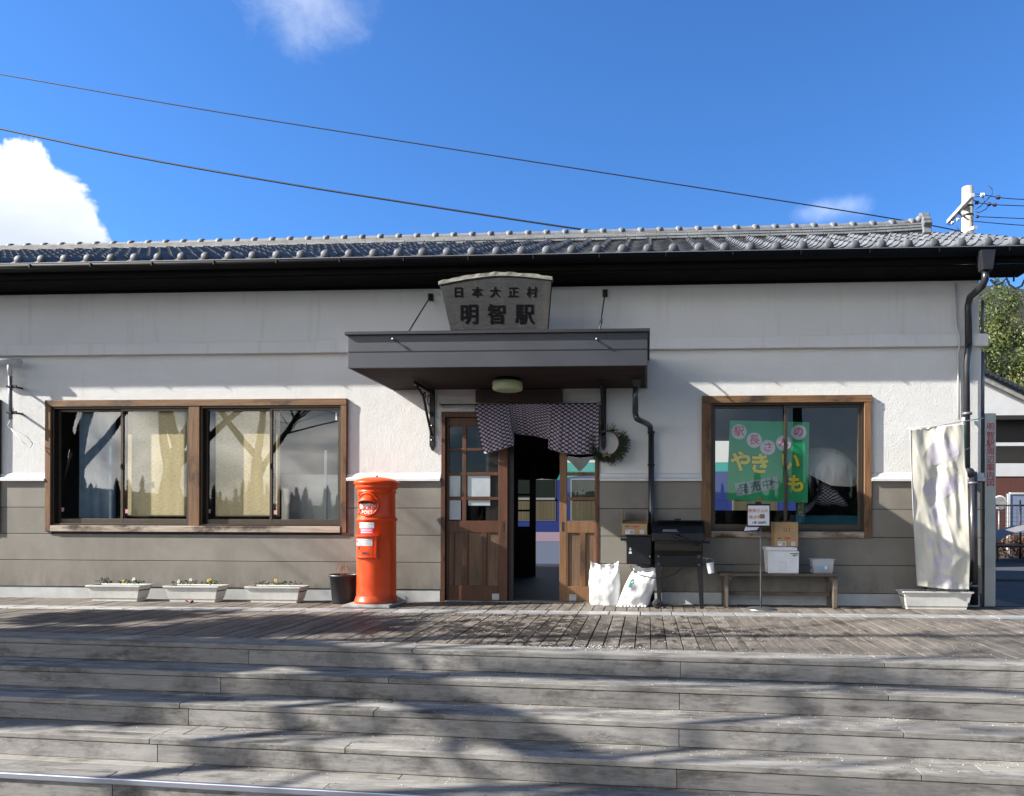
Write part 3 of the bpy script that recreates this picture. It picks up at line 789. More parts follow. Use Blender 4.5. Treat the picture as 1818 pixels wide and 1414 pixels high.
mb = MB(); mb.box(TX0, RX1 - .01, RY - .10, RY + .1, zR - .12, zR + .06); mb.box(RX1 - 1.2, RX1 - .02, RY - .088, RY + .088, zR - .05, zR + .11)
mb.build('mortar_bed', 'mortar', rd)
mb = MB(); x = RX1
pts = []
nseg = 60
pp = [(TX0 + (RX1 - TX0) * k / nseg, RY, zR + .078 + rz_(TX0 + (RX1 - TX0) * k / nseg)) for k in range(nseg + 1)]
mb.tube(pp, .062, 14); mb.build('ridge_cap', 'ridge_tile', rd)
mb = MB(); x = RX1 - .12
while x > TX0:
    z_ = zR + .078 + rz_(x)
    mb.tube([(x - .022, RY, z_ - .001), (x - .015, RY, z_ + .004), (x + .015, RY, z_ + .005), (x + .022, RY, z_)], [.064, .078, .078, .064], 14)
    x -= .2535
mb.build('ridge_band', 'ridge_tile', rd)
zz_ = zR + rz_(RX1); mb = MB()
sx_ = RX1
yz = [(-.17, -.10), (.17, -.10), (.15, -.02), (.19, .03), (.145, .06), (.15, .10), (.10, .135), (.085, .19), (.0, .225), (-.085, .19), (-.10, .135), (-.15, .10), (-.145, .06), (-.19, .03), (-.15, -.02)]
n_ = len(yz)
mb.add([(sx_ - .02, RY + a, zz_ + b) for a, b in yz] + [(sx_ + .09, RY + a, zz_ + b) for a, b in yz], [tuple(range(n_)), tuple(reversed(range(n_, 2 * n_)))] + [((i + 1) % n_, i, i + n_, (i + 1) % n_ + n_) for i in range(n_)])
mb.sphere((sx_ - .03, RY - .05, zz_ + .12), .05, 1, 1, 1)
mb.build('ridge_ornament', 'ridge_tile', rd, bevel=.012)
# gutter and fascia
zg1 = WZ(900, 456, EY - .06); gx1 = TX1 - .05
mb = MB()
sec = [(-.055 * math.cos(a) - .0, -.055 * math.sin(a)) for a in [math.pi * k / 8 for k in range(9)]]
vs = []
for x in (TX0, gx1):
    for a, b in sec: vs.append((x, EY - .055 + a, zg1 + b * 1.35))
mb.add(vs, [(k, k + 9, k + 10, k + 1) for k in range(8)], True)
g_ = mb.build('gutter', 'black_paint', bld, solid=.005)
mb = MB(); mb.box(TX0, gx1, EY - .114, EY - .106, zg1 - .002, zg1 + .006); mb.build('gutter_lip', 'pipe_grey', g_)
mb = MB(); x = TX0 + .3
while x < gx1:
    mb.box(x - .005, x + .005, EY - .1165, EY - .108, zg1 - .045, zg1 - .004); x += .68
mb.build('gutter_hook', 'iron', g_)
mb = MB(); mb.box(TX0, TX1 - .06, EY + .012, EY + .035, zEave + .03, zE + .0)
mb.build('fascia', 'fascia_black', bld)
mb = MB(); k = 0
for y_ in [EY + .03 + .09 * i for i in range(5)]:
    mb.box(TX0, TX1 - .06, y_, min(y_ + .086, .003), zEave + .008, zEave + .028)
mb.build('soffit', 'soffit_black', bld)
mb = MB(); mb.box(TX0, BX1 + .03, -.028, .003, zEave - .018, zEave + .007); mb.build('wall_plate', 'soffit_black', bld)
# downpipe at the right corner, with rain-water head
def Wp(px, py, Y): return tuple(W(px, py, Y))
mb = MB(); h0 = W(1750, 462, EY - .09)
mb.frustum(h0.x - .05, h0.x + .05, h0.y - .05, h0.y + .05, h0.z - .11, h0.x - .072, h0.x + .072, h0.y - .06, h0.y + .06, h0.z + .085)
dpo = mb.build('downpipe', 'pipe_black', bld, bevel=.006)
mb = MB(); mb.tube([Wp(1750, 480, EY - .09), Wp(1749, 496, EY - .085), Wp(1744, 508, EY - .03), Wp(1722, 528, -.11), Wp(1719, 545, -.07), Wp(1719.5, 615, -.07)], .036, 12)
mb.tube([Wp(1719.5, 612, -.072), Wp(1719.5, 622, -.085), Wp(1717.5, 632, -.085), Wp(1716, 650, -.075), Wp(1716.5, 838, -.075)], .034, 12)
mb.tube([Wp(1727, 838, -.085), Wp(1729, 1074, -.085)], .042, 14); mb.tube([Wp(1714, 836, -.08), Wp(1722, 838, -.08), Wp(1727, 846, -.085)], .045, 12)
mb.build('pipe', 'pipe_black', dpo)
mb = MB()
for px_, py_ in ((1717, 735), (1727, 858), (1729, 1040)):
    q = W(px_, py_, -.08); mb.tube([(q.x, q.y, q.z - .012), (q.x, q.y, q.z + .012)], .05, 14)
mb.build('clamp', 'pipe_grey', dpo)
mb = MB(); mb.tube([Wp(1697, 503, -.02), Wp(1697, 572, -.02), Wp(1699, 585, -.05), Wp(1703, 597, -.075), Wp(1704, 612, -.075), Wp(1701, 628, -.03), Wp(1701, 650, -.02), Wp(1702, 745, -.02)], .011, 8)
mb.build('conduit', 'pipe_white', bld)
mb = MB(); xq = BX1 + .055; mb.tube([(xq, .09, WZ(1742, 530)), (xq, .09, WZ(1742, 592))], .016, 8); mb.tube([(xq, .09, WZ(1742, 622)), (xq, .09, WZ(1744, 735))], .022, 8)
mb.build('side_pipe', 'pipe_grey', bld)

# ---- entrance canopy
cy0 = -1.22; cxl, cxr = W(617.5, 652, cy0).x, W(1149.5, 651, cy0).x; cz0, cz1 = W(900, 651.5, cy0).z, W(900, 588, cy0).z
mb = MB(); mb.box(cxl, cxr, cy0, cy0 + .02, cz0, cz1 - .02)
mb.box(cxl, cxl + .02, cy0 + .021, -.001, cz0, cz1 - .02); mb.box(cxr - .02, cxr, cy0 + .021, -.001, cz0, cz1 - .02)
can = mb.build('entrance_canopy', 'canopy_metal', bld, bevel=.003)
can['label'] = 'flat grey metal canopy over the doorway'
mb = MB(); mb.box(cxl + .001, cxr - .001, cy0 - .004, cy0 + .0, (cz0 + cz1) / 2 - .015, (cz0 + cz1) / 2 - .009); mb.build('fascia_seam', 'canopy_edge', can)
mb = MB(); mb.box(cxl - .022, cxr + .022, cy0 - .030, 0, cz1 - .026, cz1 + .004); mb.build('canopy_top', 'canopy_edge', can, bevel=.003)
mb = MB(); yy = cy0 + .03
while yy < -.02:
    mb.box(cxl + .02, cxr - .02, yy, min(yy + .096, -.004), cz0 + .004, cz0 + .016); yy += .1
mb.build('canopy_soffit', 'soffit_wood', can)
for px_ in (700, 1060):
    q = W(px_, 604, cy0); mb = MB(); mb.tube([(q.x, cy0 + .0, q.z), (q.x, cy0 - .035, q.z)], .007, 10); mb.sphere((q.x, cy0 - .036, q.z), .013)
    mb.build('bolt', 'chrome', can)
for (a, b) in (((764, 527), (717, 587)), ((1074, 520), (1063, 585))):
    A_ = W(a[0], a[1], -.012); ya = -.95; B_ = W(b[0], b[1], ya); B_.z = cz1
    mid = A_.lerp(B_, .62); mid2 = A_.lerp(B_, .78)
    mb = MB(); mb.tube([A_, B_], .0075, 8); mb.sphere(tuple(A_), .028, 1, .6, 1); mb.box(A_.x - .028, A_.x + .028, -.012, .0, A_.z - .045, A_.z + .035)
    mb.sphere(tuple(B_), .02)
    tr_ = mb.build('tie_rod', 'iron', can)
    d = (B_ - A_).normalized(); s_ = d.orthogonal().normalized()
    mb = MB()
    for k in (-1, 1):
        mb.tube([mid, mid.lerp(mid2, .2) + s_ * .02 * k, mid.lerp(mid2, .8) + s_ * .02 * k, mid2], .006, 6)
    mb.build('turnbuckle', 'iron', tr_)
# wall brackets of wrought iron
def bracket(px_, full):
    x = WX(px_, 740); mb = MB(); hw = .026
    zt, zb = cz0 - .002, WZ(px_, 792)
    mb.box(x - hw, x + hw, -.028, .0, zb, zt)
    mb.add([(x - hw, -.028, zb), (x + hw, -.028, zb), (x, -.022, zb - .055), (x - hw, 0, zb), (x + hw, 0, zb), (x, 0, zb - .055)], [(0, 1, 2), (5, 4, 3), (1, 4, 5, 2), (3, 0, 2, 5)])
    mb.box(x - .012, x + .012, -.62, -.028, zt - .05, zt - .012)
    pts = [(x, -.04, zb + .12), (x, -.16, zb + .26), (x, -.34, zt - .12), (x, -.56, zt - .05)]
    mb.tube(pts, .014, 8)
    for yy_, zz2, rr2 in ((-.13, zt - .13, .055), (-.07, zt - .27, .03), (-.29, zt - .10, .03)):
        ring = [(x, yy_ + rr2 * math.cos(a), zz2 + rr2 * math.sin(a)) for a in [2 * math.pi * k / 14 for k in range(15)]]
        mb.tube(ring, .007, 6, caps=False)
    b_ = mb.build('bracket', 'iron', can)
    mb = MB()
    for zq in (zb + .06, zb + .22): mb.sphere((x, -.03, zq), .012)
    mb.build('screw', 'steel', b_)
bracket(768, True); bracket(1072, True)
# canopy drain pipe
mb = MB(); mb.frustum(WX(1130, 660, -.5) - .03, WX(1130, 660, -.5) + .03, -.53, -.47, cz0 - .07, WX(1130, 660, -.5) - .045, WX(1130, 660, -.5) + .045, -.545, -.455, cz0)
P = [W(1130, 668, -.5), W(1128, 736, -.5), W(1131, 744, -.49), W(1148, 752, -.20), W(1154, 757, -.10), W(1156, 772, -.07), W(1157, 1068, -.07)]
P[0].z = cz0 - .03
mb.tube([P[0], W(1128, 700, -.5), P[1]], .031, 12); mb.tube(P[1:6], .031, 12); mb.tube(P[5:], .033, 12)
cp = mb.build('canopy_downpipe', 'pipe_black', can)
mb = MB()
for py_ in (768, 826, 1000): q = W(1156, py_, -.07); mb.tube([(q.x, q.y, q.z - .01), (q.x, q.y, q.z + .01)], .04, 12)
mb.build('clamp', 'iron', cp)

# ---- doorway: frame, sliding doors
x0, x1, z0, z1 = dr
mb = MB(); mb.box(x0, x0 + .045, -.020, .13, 0, z1); mb.box(x1 - .03, x1, -.020, .13, 0, z1); mb.box(x0 + .045, x1 - .03, -.020, .13, z1 - .06, z1)
df = mb.build('door_frame', 'door_wood', bld, bevel=.003)
mb = MB(); mb.box(x0 + .045, x1 - .03, -.02, .13, .0, .012); mb.build('threshold', 'step_riser', df)
def rail_z(py): return WZ(900, py, .05)
def door(xa, xb, yy, cols, stiles, rows, panels, nm, pan_m):
    """xa..xb leaf, cols: list of (x0,x1) glass columns, rows: z bands of glass"""
    mb = MB(); T_ = .034; zt = z1 - .062
    zg0, zg1_ = rows[0][0], rows[-1][1]
    # stiles
    mb.box(xa, xa + stiles[0], yy, yy + T_, .014, zt); mb.box(xb - stiles[1], xb, yy, yy + T_, .014, zt)
    ia, ib = xa + stiles[0], xb - stiles[1]
    mb.box(ia, ib, yy + .001, yy + T_ - .001, zg1_, zt - .001)
    mb.box(ia, ib, yy + .001, yy + T_ - .001, rail_z(946), zg0)
    mb.box(ia, ib, yy + .001, yy + T_ - .001, .014, rail_z(1040))
    for a, b in zip(rows[:-1], rows[1:]): mb.box(ia, ib, yy + .005, yy + T_ - .005, a[1], b[0])
    for a, b in zip(cols[:-1], cols[1:]): mb.box(a[1], b[0], yy + .003, yy + T_ - .003, zg0, zg1_)
    o = mb.build('door', nm, df, bevel=.003)
    g = MB(); g.add([(ia, yy + .017, zg0), (ib, yy + .017, zg0), (ib, yy + .017, zg1_), (ia, yy + .017, zg1_)], [(0, 1, 2, 3)]); g.build('door_pane', 'door_glass', df)
    pa = MB(); zl, zh = rail_z(1040), rail_z(946)
    mu = MB()
    for (a, b) in panels: pa.box(a, b, yy + .014, yy + .022, zl, zh)
    prev = ia
    for (a, b) in panels:
        if a > prev + .002: mu.box(prev, a, yy + .002, yy + T_ - .002, zl, zh)
        prev = b
    if prev < ib - .002: mu.box(prev, ib, yy + .002, yy + T_ - .002, zl, zh)
    mu.build('door_stile', nm, df, bevel=.002); pa.build('door_panel', pan_m, df)
    return o
RW = [(rail_z(925), rail_z(888.5)), (rail_z(883), rail_z(845)), (rail_z(839), rail_z(801)), (rail_z(796), rail_z(757))]
dl0, dl1 = WX(789, 900, .05), WX(902, 900, .05)
c1_ = [(dl0 + .03, WX(822, 900, .05)), (WX(829, 900, .05), WX(885, 900, .05))]
door(x0 + .046, dl1, .02, c1_, (.03, dl1 - WX(886, 900, .05)), RW, [(WX(793, 990, .05), WX(804, 990, .05)), (WX(808, 990, .05), WX(824, 990, .05)), (WX(832, 990, .05), WX(856, 990, .05)), (WX(865, 990, .05), WX(885, 990, .05))], 'door_wood', 'door_wood_bleached')
dr0 = WX(994, 900, .05)
door(dr0, x1 - .031, .02, [(WX(1007, 900, .05), x1 - .04)], (WX(1007, 900, .05) - dr0, .02), RW, [(WX(1009, 990, .05), WX(1030, 990, .05)), (WX(1040, 990, .05), WX(1058, 990, .05))], 'door_wood_lit', 'door_wood_bleached')
for px_ in (893, 999):
    q = W(px_, 935, .02); mb = MB(); mb.box(q.x - .011, q.x + .011, .0165, .021, q.z - .05, q.z + .05); mb.build('door_pull', 'slot_dark', df)
for px_ in (880, 1017):
    q = W(px_, 1055, .02); mb = MB(); mb.box(q.x - .04, q.x + .04, .0155, .0195, .02, .09); mb.build('kick_plate', 'steel', df)
# second, inner leaf and the platform-side door
mb = MB(); xi0, xi1 = WX(905, 950, BD - .2), WX(951, 950, BD - .2); yq = BD - .2
st_ = .09
mb.box(xi0 - .5, xi0 + .13, yq, yq + .035, 0, rt); mb.box(xi1 - .10, xi1, yq, yq + .035, 0, rt); mb.box(xi0 + .13, xi1 - .10, yq + .001, yq + .034, 0, WZ(925, 935, yq)); mb.box(xi0 + .13, xi1 - .10, yq + .001, yq + .034, WZ(925, 818, yq), rt)
for py_ in (850, 879, 907): mb.box(xi0 + .13, xi1 - .10, yq + .003, yq + .032, WZ(925, py_ + 1.5, yq), WZ(925, py_ - 2, yq))
mb.build('rear_door', 'inner_wood', bld, bevel=.003)
mb = MB(); mb.box(rear_holes[0][0], .9, BD - .05, BD - .03, rt - .05, rt + .02); mb.build('rear_lintel', 'inner_wood', bld)
# half-open inner partition seen past the left leaf
mb = MB(); mb.box(dl1 - .25, dl1 + .06, .055, .085, .014, z1 - .07); mb.build('inner_door', 'inner_wood', df)
for (a, b, c_, d) in ((791, 817, 845, 882), (830, 870, 845, 882), (791, 818, 888, 923), (831, 870, 888, 898)):
    p_, q_ = W(a, c_, .034), W(b, d, .034); mb = MB(); mb.box(p_.x, q_.x, .0385, .0400, q_.z, p_.z)
    lb = {(791, 845): 'upper left sheet of paper taped inside the left door', (830, 845): 'wide white sheet taped inside the left door, right of two', (791, 888): 'lower left sheet of paper taped inside the left door', (831, 888): 'narrow strip of paper below the wide sheet in the left door'}[(a, c_)]
    tag(mb.build('notice', 'paper'), lb, 'notice', 'papers taped inside the left door')
# ------------------------------------------------------------------ signs and entrance things
# carved fan-shaped station sign standing on the canopy
sy = -.62
sg = thing('station_sign', 'weathered grey fan-shaped wooden board standing on the canopy, carved with large black characters', 'sign', (W(880, 588, sy).x, sy, cz1))
O_ = Vector(sg.location)
def rel(px, py, Y, o): p = W(px, py, Y) - Vector(o); return p
poly = [(801, 588), (973, 587), (977, 540), (980, 500)]
top = [(980, 499), (955, 495.5), (930, 493), (905, 491.5), (880, 491.5), (855, 494), (830, 497.5), (805, 502), (782, 507)]
pl = [(rel(a, b, sy, O_).x, max(0, rel(a, b, sy, O_).z)) for a, b in poly + top[1:]]
mb = MB(); mb.prism(pl, -.03, .03); mb.build('board', 'sign_board', sg, bevel=.004)
tp = [rel(a, b, sy, O_) for a, b in top]
mb = MB(); vs = []
rq = random.Random(4)
tp2 = []
for i in range(len(tp) - 1):
    for k in range(3): tp2.append(tp[i].lerp(tp[i + 1], k / 3))
tp2.append(tp[-1]); tp2[0].x += .008; tp2[-1].x -= .012
for p in tp2:
    h = .034 + rq.uniform(-.006, .006)
    vs += [(p.x, -.038, p.z - .004), (p.x, .038, p.z - .004), (p.x, .038, p.z + h * .9), (p.x, -.036 + rq.uniform(-.004, .004), p.z + h)]
n = len(tp2)
fs = [(3, 2, 1, 0), tuple(4 * (n - 1) + k for k in range(4))]
for i in range(n - 1):
    for k in range(4): fs.append((4 * i + k, 4 * i + (k + 1) % 4, 4 * i + 4 + (k + 1) % 4, 4 * i + 4 + k))
mb.add(vs, fs); mb.build('cap_strip', 'sign_cap', sg)
for ch, px_ in zip('日本大正村', (815, 848, 880, 912, 945)):
    q = rel(px_, 522, sy, O_); text('lettering', ch, .115, 'carved_ink', (q.x, -.033, q.z), sg, off=.0007, ext=.0012)
for ch, px_ in zip('明智駅', (834, 883, 932)):
    q = rel(px_, 562, sy, O_); text('lettering', ch, .215, 'carved_ink', (q.x, -.033, q.z), sg, off=.0030, ext=.0012, sx=.92)
mb = MB()
for s_ in (-.3, .3): mb.box(s_ - .02, s_ + .02, .031, .09, .0, .25); mb.box(s_ - .02, s_ + .02, .09, .35, 0, .03)
mb.build('sign_support', 'iron', sg)
# brown nameplate above the curtain
a, b = W(844, 714, -.07), W(998, 692, -.07)
npl = thing('nameplate', 'dark brown wooden nameplate above the checked curtain', 'sign', ((a.x + b.x) / 2, -.07, (a.z + b.z) / 2 + .0))
hw, hh = (b.x - a.x) / 2, (b.z - a.z) / 2
MB().box(-hw, hw, 0, .068, -hh, hh).build('board', 'nameplate_wood', npl, bevel=.003)
text('lettering', 'AKECHI  STATION', .098, 'nameplate_ink', (0, -.003, -.005), npl, off=.0015, spacing=1.02, sx=.98)
# ceiling lamp
q = W(901, 684, -.62)
lp = thing('ceiling_lamp', 'round unlit greenish white lamp under the canopy', 'lamp', (q.x, -.62, cz0 + .004))
MB().lathe([(.13, -.035), (.13, 0)], 32).build('base', 'black_paint', lp)
MB().lathe([(.0001, -.128), (.12, -.127), (.146, -.118), (.153, -.10), (.153, -.045), (.148, -.032), (.0001, -.03)], 40).build('lamp_shade', 'lamp_glass', lp)
# checked noren curtain on its rod
yN = -.085; ro0, ro1 = W(778, 719, yN), W(1072, 717, yN)
nr = thing('noren_curtain', 'purple and white checked cloth curtain blown open over the doorway', 'curtain', (ro0.x, yN, ro0.z))
O_ = Vector(nr.location)
mb = MB(); mb.tube([(0, 0, 0), tuple(ro1 - O_)], .010, 10); mb.build('rod', 'iron', nr)
for q_ in (.02, (ro1 - O_).x - .03):
    mb = MB(); mb.box(q_ - .008, q_ + .008, 0, .085, -.008, .008); mb.sphere((q_, -.006, .0), .017); mb.build('rod_bracket', 'steel', nr)
def interp(tab, x):
    for (a0, b0), (a1, b1) in zip(tab[:-1], tab[1:]):
        if x <= a1: t_ = (x - a0) / (a1 - a0); return tuple(p + (q - p) * t_ for p, q in zip(b0, b1)) if isinstance(b0, tuple) else b0 + (b1 - b0) * t_
    return tab[-1][1]
# bottom edge seen in the photograph: (u, (px, py, y-shift))
bot = [(0, (858, 807, -.10)), (.08, (872, 803, -.12)), (.20, (895, 797, -.12)), (.262, (912, 792, -.08)), (.285, (913, 768, .0)), (.32, (918, 771, .04)), (.45, (945, 772, .07)), (.56, (968, 779, .05)), (.60, (975, 779, .05)), (.615, (974, 797, -.02)), (.72, (995, 804, -.06)), (.85, (1025, 808, -.05)), (.95, (1052, 806, -.04)), (1, (1063, 797, -.04))]
tp0, tp1 = W(843, 719, yN) - O_, W(1064, 717, yN) - O_
def nor(u, v):
    t_ = tp0.lerp(tp1, u); bx = interp(bot, u)
    b_ = W(bx[0], bx[1], yN + bx[2]) - O_
    p = t_.lerp(b_, v)
    if .285 <= u <= .60:                       # the middle flap bellies up and inward
        k = math.sin(math.pi * (u - .285) / .315); p.z += .075 * k * math.sin(math.pi * v) * .6; p.y += .12 * k * v ** 2.5
    fold = math.sin(u * 62 + math.sin(u * 17) * 2) * .5 + math.sin(u * 131) * .25
    amp = .010 if u < .28 else (.016 if u > .6 else .012)
    p.y += fold * amp * (.3 + v) - .012 - (.03 * math.sin(math.pi * v) if u < .28 or u > .6 else 0)
    p.x += math.sin(u * 50) * .004 * v
    return p
mb = MB(); mb.grid(nor, 220, 36, True, True); mb.build('cloth', 'noren_cloth', nr)
# second curtain at the platform side
yR = BD + .08
rn = thing('rear_noren_curtain', 'dark patterned curtain seen through the doorway at the platform side', 'curtain', (WX(905, 800, yR), yR, WZ(970, 800, yR)))
O_ = Vector(rn.location)
def rnf(u, v):
    x = (W(905, 800, yR) - O_).lerp(W(1064, 800, yR) - O_, u)
    bots = [(0, 852), (.24, 853), (.37, 850), (.375, 851), (.53, 852), (.64, 816), (.69, 822), (.78, 838), (.85, 828), (.92, 813), (1, 812)]
    z = WZ(970, interp(bots, u), yR) - O_.z
    return Vector((x.x, math.sin(u * 40) * .02, .1 + (z - .1) * v))
mb = MB(); mb.grid(rnf, 90, 8, True, True); mb.build('cloth', 'cloth_inner', rn)
mb = MB(); mb.tube([(-.1, 0, .1), (1.9, 0, .1)], .012, 8); mb.build('rod', 'iron', rn)
# wreath of conifer sprigs hung on the right bracket
q = W(1078, 787, -.10)
wr = thing('wreath', 'wreath of dark green sprigs hanging right of the doorway', 'wreath', tuple(q))
rw = random.Random(8); mb = MB(); rad = .135
mb.tube([(rad * math.cos(a), .01 * math.sin(3 * a), rad * math.sin(a)) for a in [2 * math.pi * k / 26 for k in range(27)]], .008, 6, False)
mb.tube([(rad * .93 * math.cos(a + .2), .02 * math.cos(5 * a), rad * .95 * math.sin(a + .2)) for a in [2 * math.pi * k / 26 for k in range(27)]], .006, 6, False)
mb.build('vine_ring', 'twig', wr)
mb = MB()
for k in range(420):
    a = rw.uniform(math.pi * .98, math.pi * 2.15) if rw.random() < .92 else rw.uniform(0, math.pi)
    w_ = 1.25 if a > 1.55 * math.pi else .9
    base = Vector((rad * math.cos(a), rw.uniform(-.05, .03), rad * math.sin(a)))
    dr_ = Vector((math.cos(a) * 1.2 + rw.uniform(-.9, .9), rw.uniform(-.7, .25), math.sin(a) + rw.uniform(-.9, .5))).normalized()
    L = rw.uniform(.045, .10) * w_
    for j in range(11):
        c0 = base + dr_ * (L * j / 10); sd_ = dr_.cross(Vector((rw.uniform(-1, 1), rw.uniform(-1, 1), rw.uniform(-1, 1)))).normalized()
        tip = c0 + (dr_ * .8 + sd_).normalized() * rw.uniform(.016, .032) * (1.2 - j / 12); n_ = dr_.cross(sd_).normalized() * .0028
        mb.add([c0 - n_ - dr_ * .004, c0 + n_ - dr_ * .004, tip], [(0, 1, 2)]); mb.add([c0 - sd_ * .003, c0 + sd_ * .003, tip + dr_ * .01], [(0, 1, 2)])
mb.build('foliage', 'conifer_leaf', wr)
mb = MB()
for k in range(3): mb.sphere((-.03 + .03 * k, -.055, -rad - .005 + .012 * (k % 2)), .02, 1, .9, 1.1, 8, 6)
mb.build('pine_cone', 'twig', wr)
# ------------------------------------------------------------------ post box
pc = Vector((W(669, 950, -.40).x, -.40, .035))
PS = 1.0
pb = thing('post_box', 'round orange-red cast iron pillar post box with a domed cap', 'post box', tuple(pc)); pb.scale = (.985, .985, .985)
prof = [(.0001, 0), (.226, 0), (.228, .012), (.224, .034), (.217, .040), (.216, .058), (.207, .068), (.2045, .085), (.203, .50), (.201, .865), (.210, .872), (.214, .884), (.210, .898), (.197, .904), (.193, .92), (.1915, 1.12), (.192, 1.165), (.203, 1.172), (.204, 1.186), (.196, 1.192), (.198, 1.205), (.214, 1.215), (.222, 1.235), (.214, 1.247), (.225, 1.255), (.238, 1.272), (.233, 1.287), (.215, 1.30), (.16, 1.322), (.10, 1.334), (.04, 1.340), (.018, 1.341), (.0001, 1.341)]
MB().lathe(prof, 64).build('body', 'post_red', pb)
MB().sphere((0, 0, 1.343), .013).build('finial', 'slot_dark', pb)
FD = R(-100)                                     # face of the box looks toward the camera, slightly left
def cylM(zc, r):                                 # local frame on the cylinder: x right, y outward(-), z up
    a = FD; n = Vector((math.cos(a), math.sin(a), 0)); x = Vector((-math.sin(a), math.cos(a), 0))
    return Matrix(((x.x, -n.x, 0, n.x * r), (x.y, -n.y, 0, n.y * r), (0, 0, 1, zc), (0, 0, 0, 1)))
def wrap(x, dy, z, zc, r):                       # point bent round the shaft
    a = FD + x / r; rr = r + dy
    return (rr * math.cos(a), rr * math.sin(a), zc + z)
# ring frame with slot hood
zc = 1.035; rb = .192
mb = MB(); ring = []
mb.grid(lambda u, v: wrap((.118 + .011 * math.cos(2 * math.pi * v)) * math.cos(2 * math.pi * u) * 1.0, .006 + .013 * math.sin(2 * math.pi * v), (.118 + .011 * math.cos(2 * math.pi * v)) * math.sin(2 * math.pi * u) + .01, zc, rb), 48, 10)
ri = mb.build('slot_frame', 'post_red', pb)
mb = MB()
def hood(u, v):
    x = (u - .5) * .215; h_ = math.sqrt(max(0, 1 - ((u - .5) * 2) ** 2 * .97))
    zb_ = .035 + .010 * math.cos((u - .5) * 6)
    z = zb_ + .068 * h_ * (1 - v)
    return wrap(x, .004 + .050 * h_ * math.sin(v * math.pi / 2), z, zc, rb)
mb.grid(hood, 24, 8); mb.build('slot_hood', 'post_red', pb, solid=.008)
mb = MB(); mb.grid(lambda u, v: wrap((u - .5) * .185, .0035, .018 + .028 * v, zc, rb), 16, 1); mb.build('letter_slot', 'slot_dark', pb)
def bent_text(body, size, x, z, zc, r, m, dy=.0105, off=.0, sp=1, name='lettering', fx=1):
    o = text(name, body, size, m, (0, 0, 0), pb, rot=(0, 0, 0), ext=.0015, off=off, spacing=sp)
    for v in o.data.vertices: v.co = wrap(x + v.co.x * fx, dy + v.co.z, z + v.co.y, zc, r)
    o.data.update(); return o
bent_text('郵', .062, -.066, -.018, zc, rb, 'lettering_white', off=.0004)
bent_text('便', .058, .072, -.018, zc, rb, 'lettering_white', off=.0006)
bent_text('POST', .047, .002, -.074, zc, rb, 'lettering_white', off=.0022, sp=1.12)
for bx in ((-.038, .036, .006, .014), (-.038, .036, -.012, -.004), (-.004, .004, -.038, -.012)):
    mb = MB(); mb.grid(lambda u, v: wrap(bx[0] + (bx[1] - bx[0]) * u, .0045, bx[2] + (bx[3] - bx[2]) * v, zc, rb), 6, 1); mb.build('postal_mark', 'lettering_white', pb)
mb = MB()
for (a0, a1, zr) in ((-.10, .10, .002),): pass
def blabel(x0, x1, z0, z1, m, nm='label', dy=.002, r=.2032):
    mb = MB(); mb.grid(lambda u, v: wrap(x0 + (x1 - x0) * u, dy, z0 + (z1 - z0) * v, 0, r), 10, 1); return mb.build(nm, m, pb)
blabel(-.094, .082, .795, .855, 'label_white'); blabel(-.084, .074, .737, .792, 'label_pink')
for zt_, xx0, xx1 in ((.838, -.08, .066), (.822, -.085, .03), (.808, -.07, .06)): blabel(xx0, xx1, zt_ - .0028, zt_ + .0028, 'ink_grey', 'label_line', .003)
for zt_ in (.775, .752): blabel(-.07, .06, zt_ - .004, zt_ + .004, 'label_white', 'label_line', .003)
# collection door with frame
mb = MB(); xa, xb, za, zb = -.120, .095, .485, .705; k_ = .014
def slab(x0, x1, z0, z1, d0, d1, r=.203, n_=8):
    b = len(mb.v)
    for d_ in (d0, d1):
        for z_ in (z0, z1):
            for i in range(n_ + 1): mb.v.append(wrap(x0 + (x1 - x0) * i / n_, d_, z_, 0, r))
    m_ = n_ + 1
    for i in range(n_):
        mb.f += [(b + 2 * m_ + i, b + 2 * m_ + i + 1, b + 3 * m_ + i + 1, b + 3 * m_ + i), (b + i, b + i + 1, b + 2 * m_ + i + 1, b + 2 * m_ + i), (b + m_ + i + 1, b + m_ + i, b + 3 * m_ + i, b + 3 * m_ + i + 1)]; mb.sm += [False] * 3
    mb.f += [(b, b + 2 * m_, b + 3 * m_, b + m_), (b + n_, b + m_ + n_, b + 3 * m_ + n_, b + 2 * m_ + n_)]; mb.sm += [False] * 2
slab(xa - .012, xb + .022, za - .012, zb + .0, 0, .012); slab(xa, xb, za, zb, .0125, .024)
slab(xa - .01, xb + .03, zb + .001, zb + .020, 0, .042)
slab(xb + .0, xb + .016, za - .004, zb, .0125, .036)
slab(xa, xb, za, za + .012, .0245, .031)
dpb = mb.build('collection_door', 'post_red', pb, bevel=.003)
def dl(x0, x1, z0, z1, m, nm, d=.0255):
    mb2 = MB(); mb2.grid(lambda u, v: wrap(x0 + (x1 - x0) * u, d, z0 + (z1 - z0) * v, 0, .203), 8, 1); return mb2.build(nm, m, dpb)
dl(-.112, .068, .612, .682, 'label_white', 'door_label')
dl(-.07, .06, .668, .674, 'ink', 'door_label_line', .0265)
for z_ in (.655, .645, .635, .625): dl(-.09, .055, z_ - .0018, z_ + .0018, 'ink_grey', 'door_label_line', .0265)
dl(-.108, -.086, .646, .664, 'print_red', 'door_label_mark', .0265)
dl(-.085, -.062, .570, .598, 'slot_dark', 'keyhole'); dl(-.040, .028, .520, .550, 'post_red_dark', 'plate_holder', .027); dl(-.030, .018, .527, .542, 'slot_dark', 'handle_slot', .029)
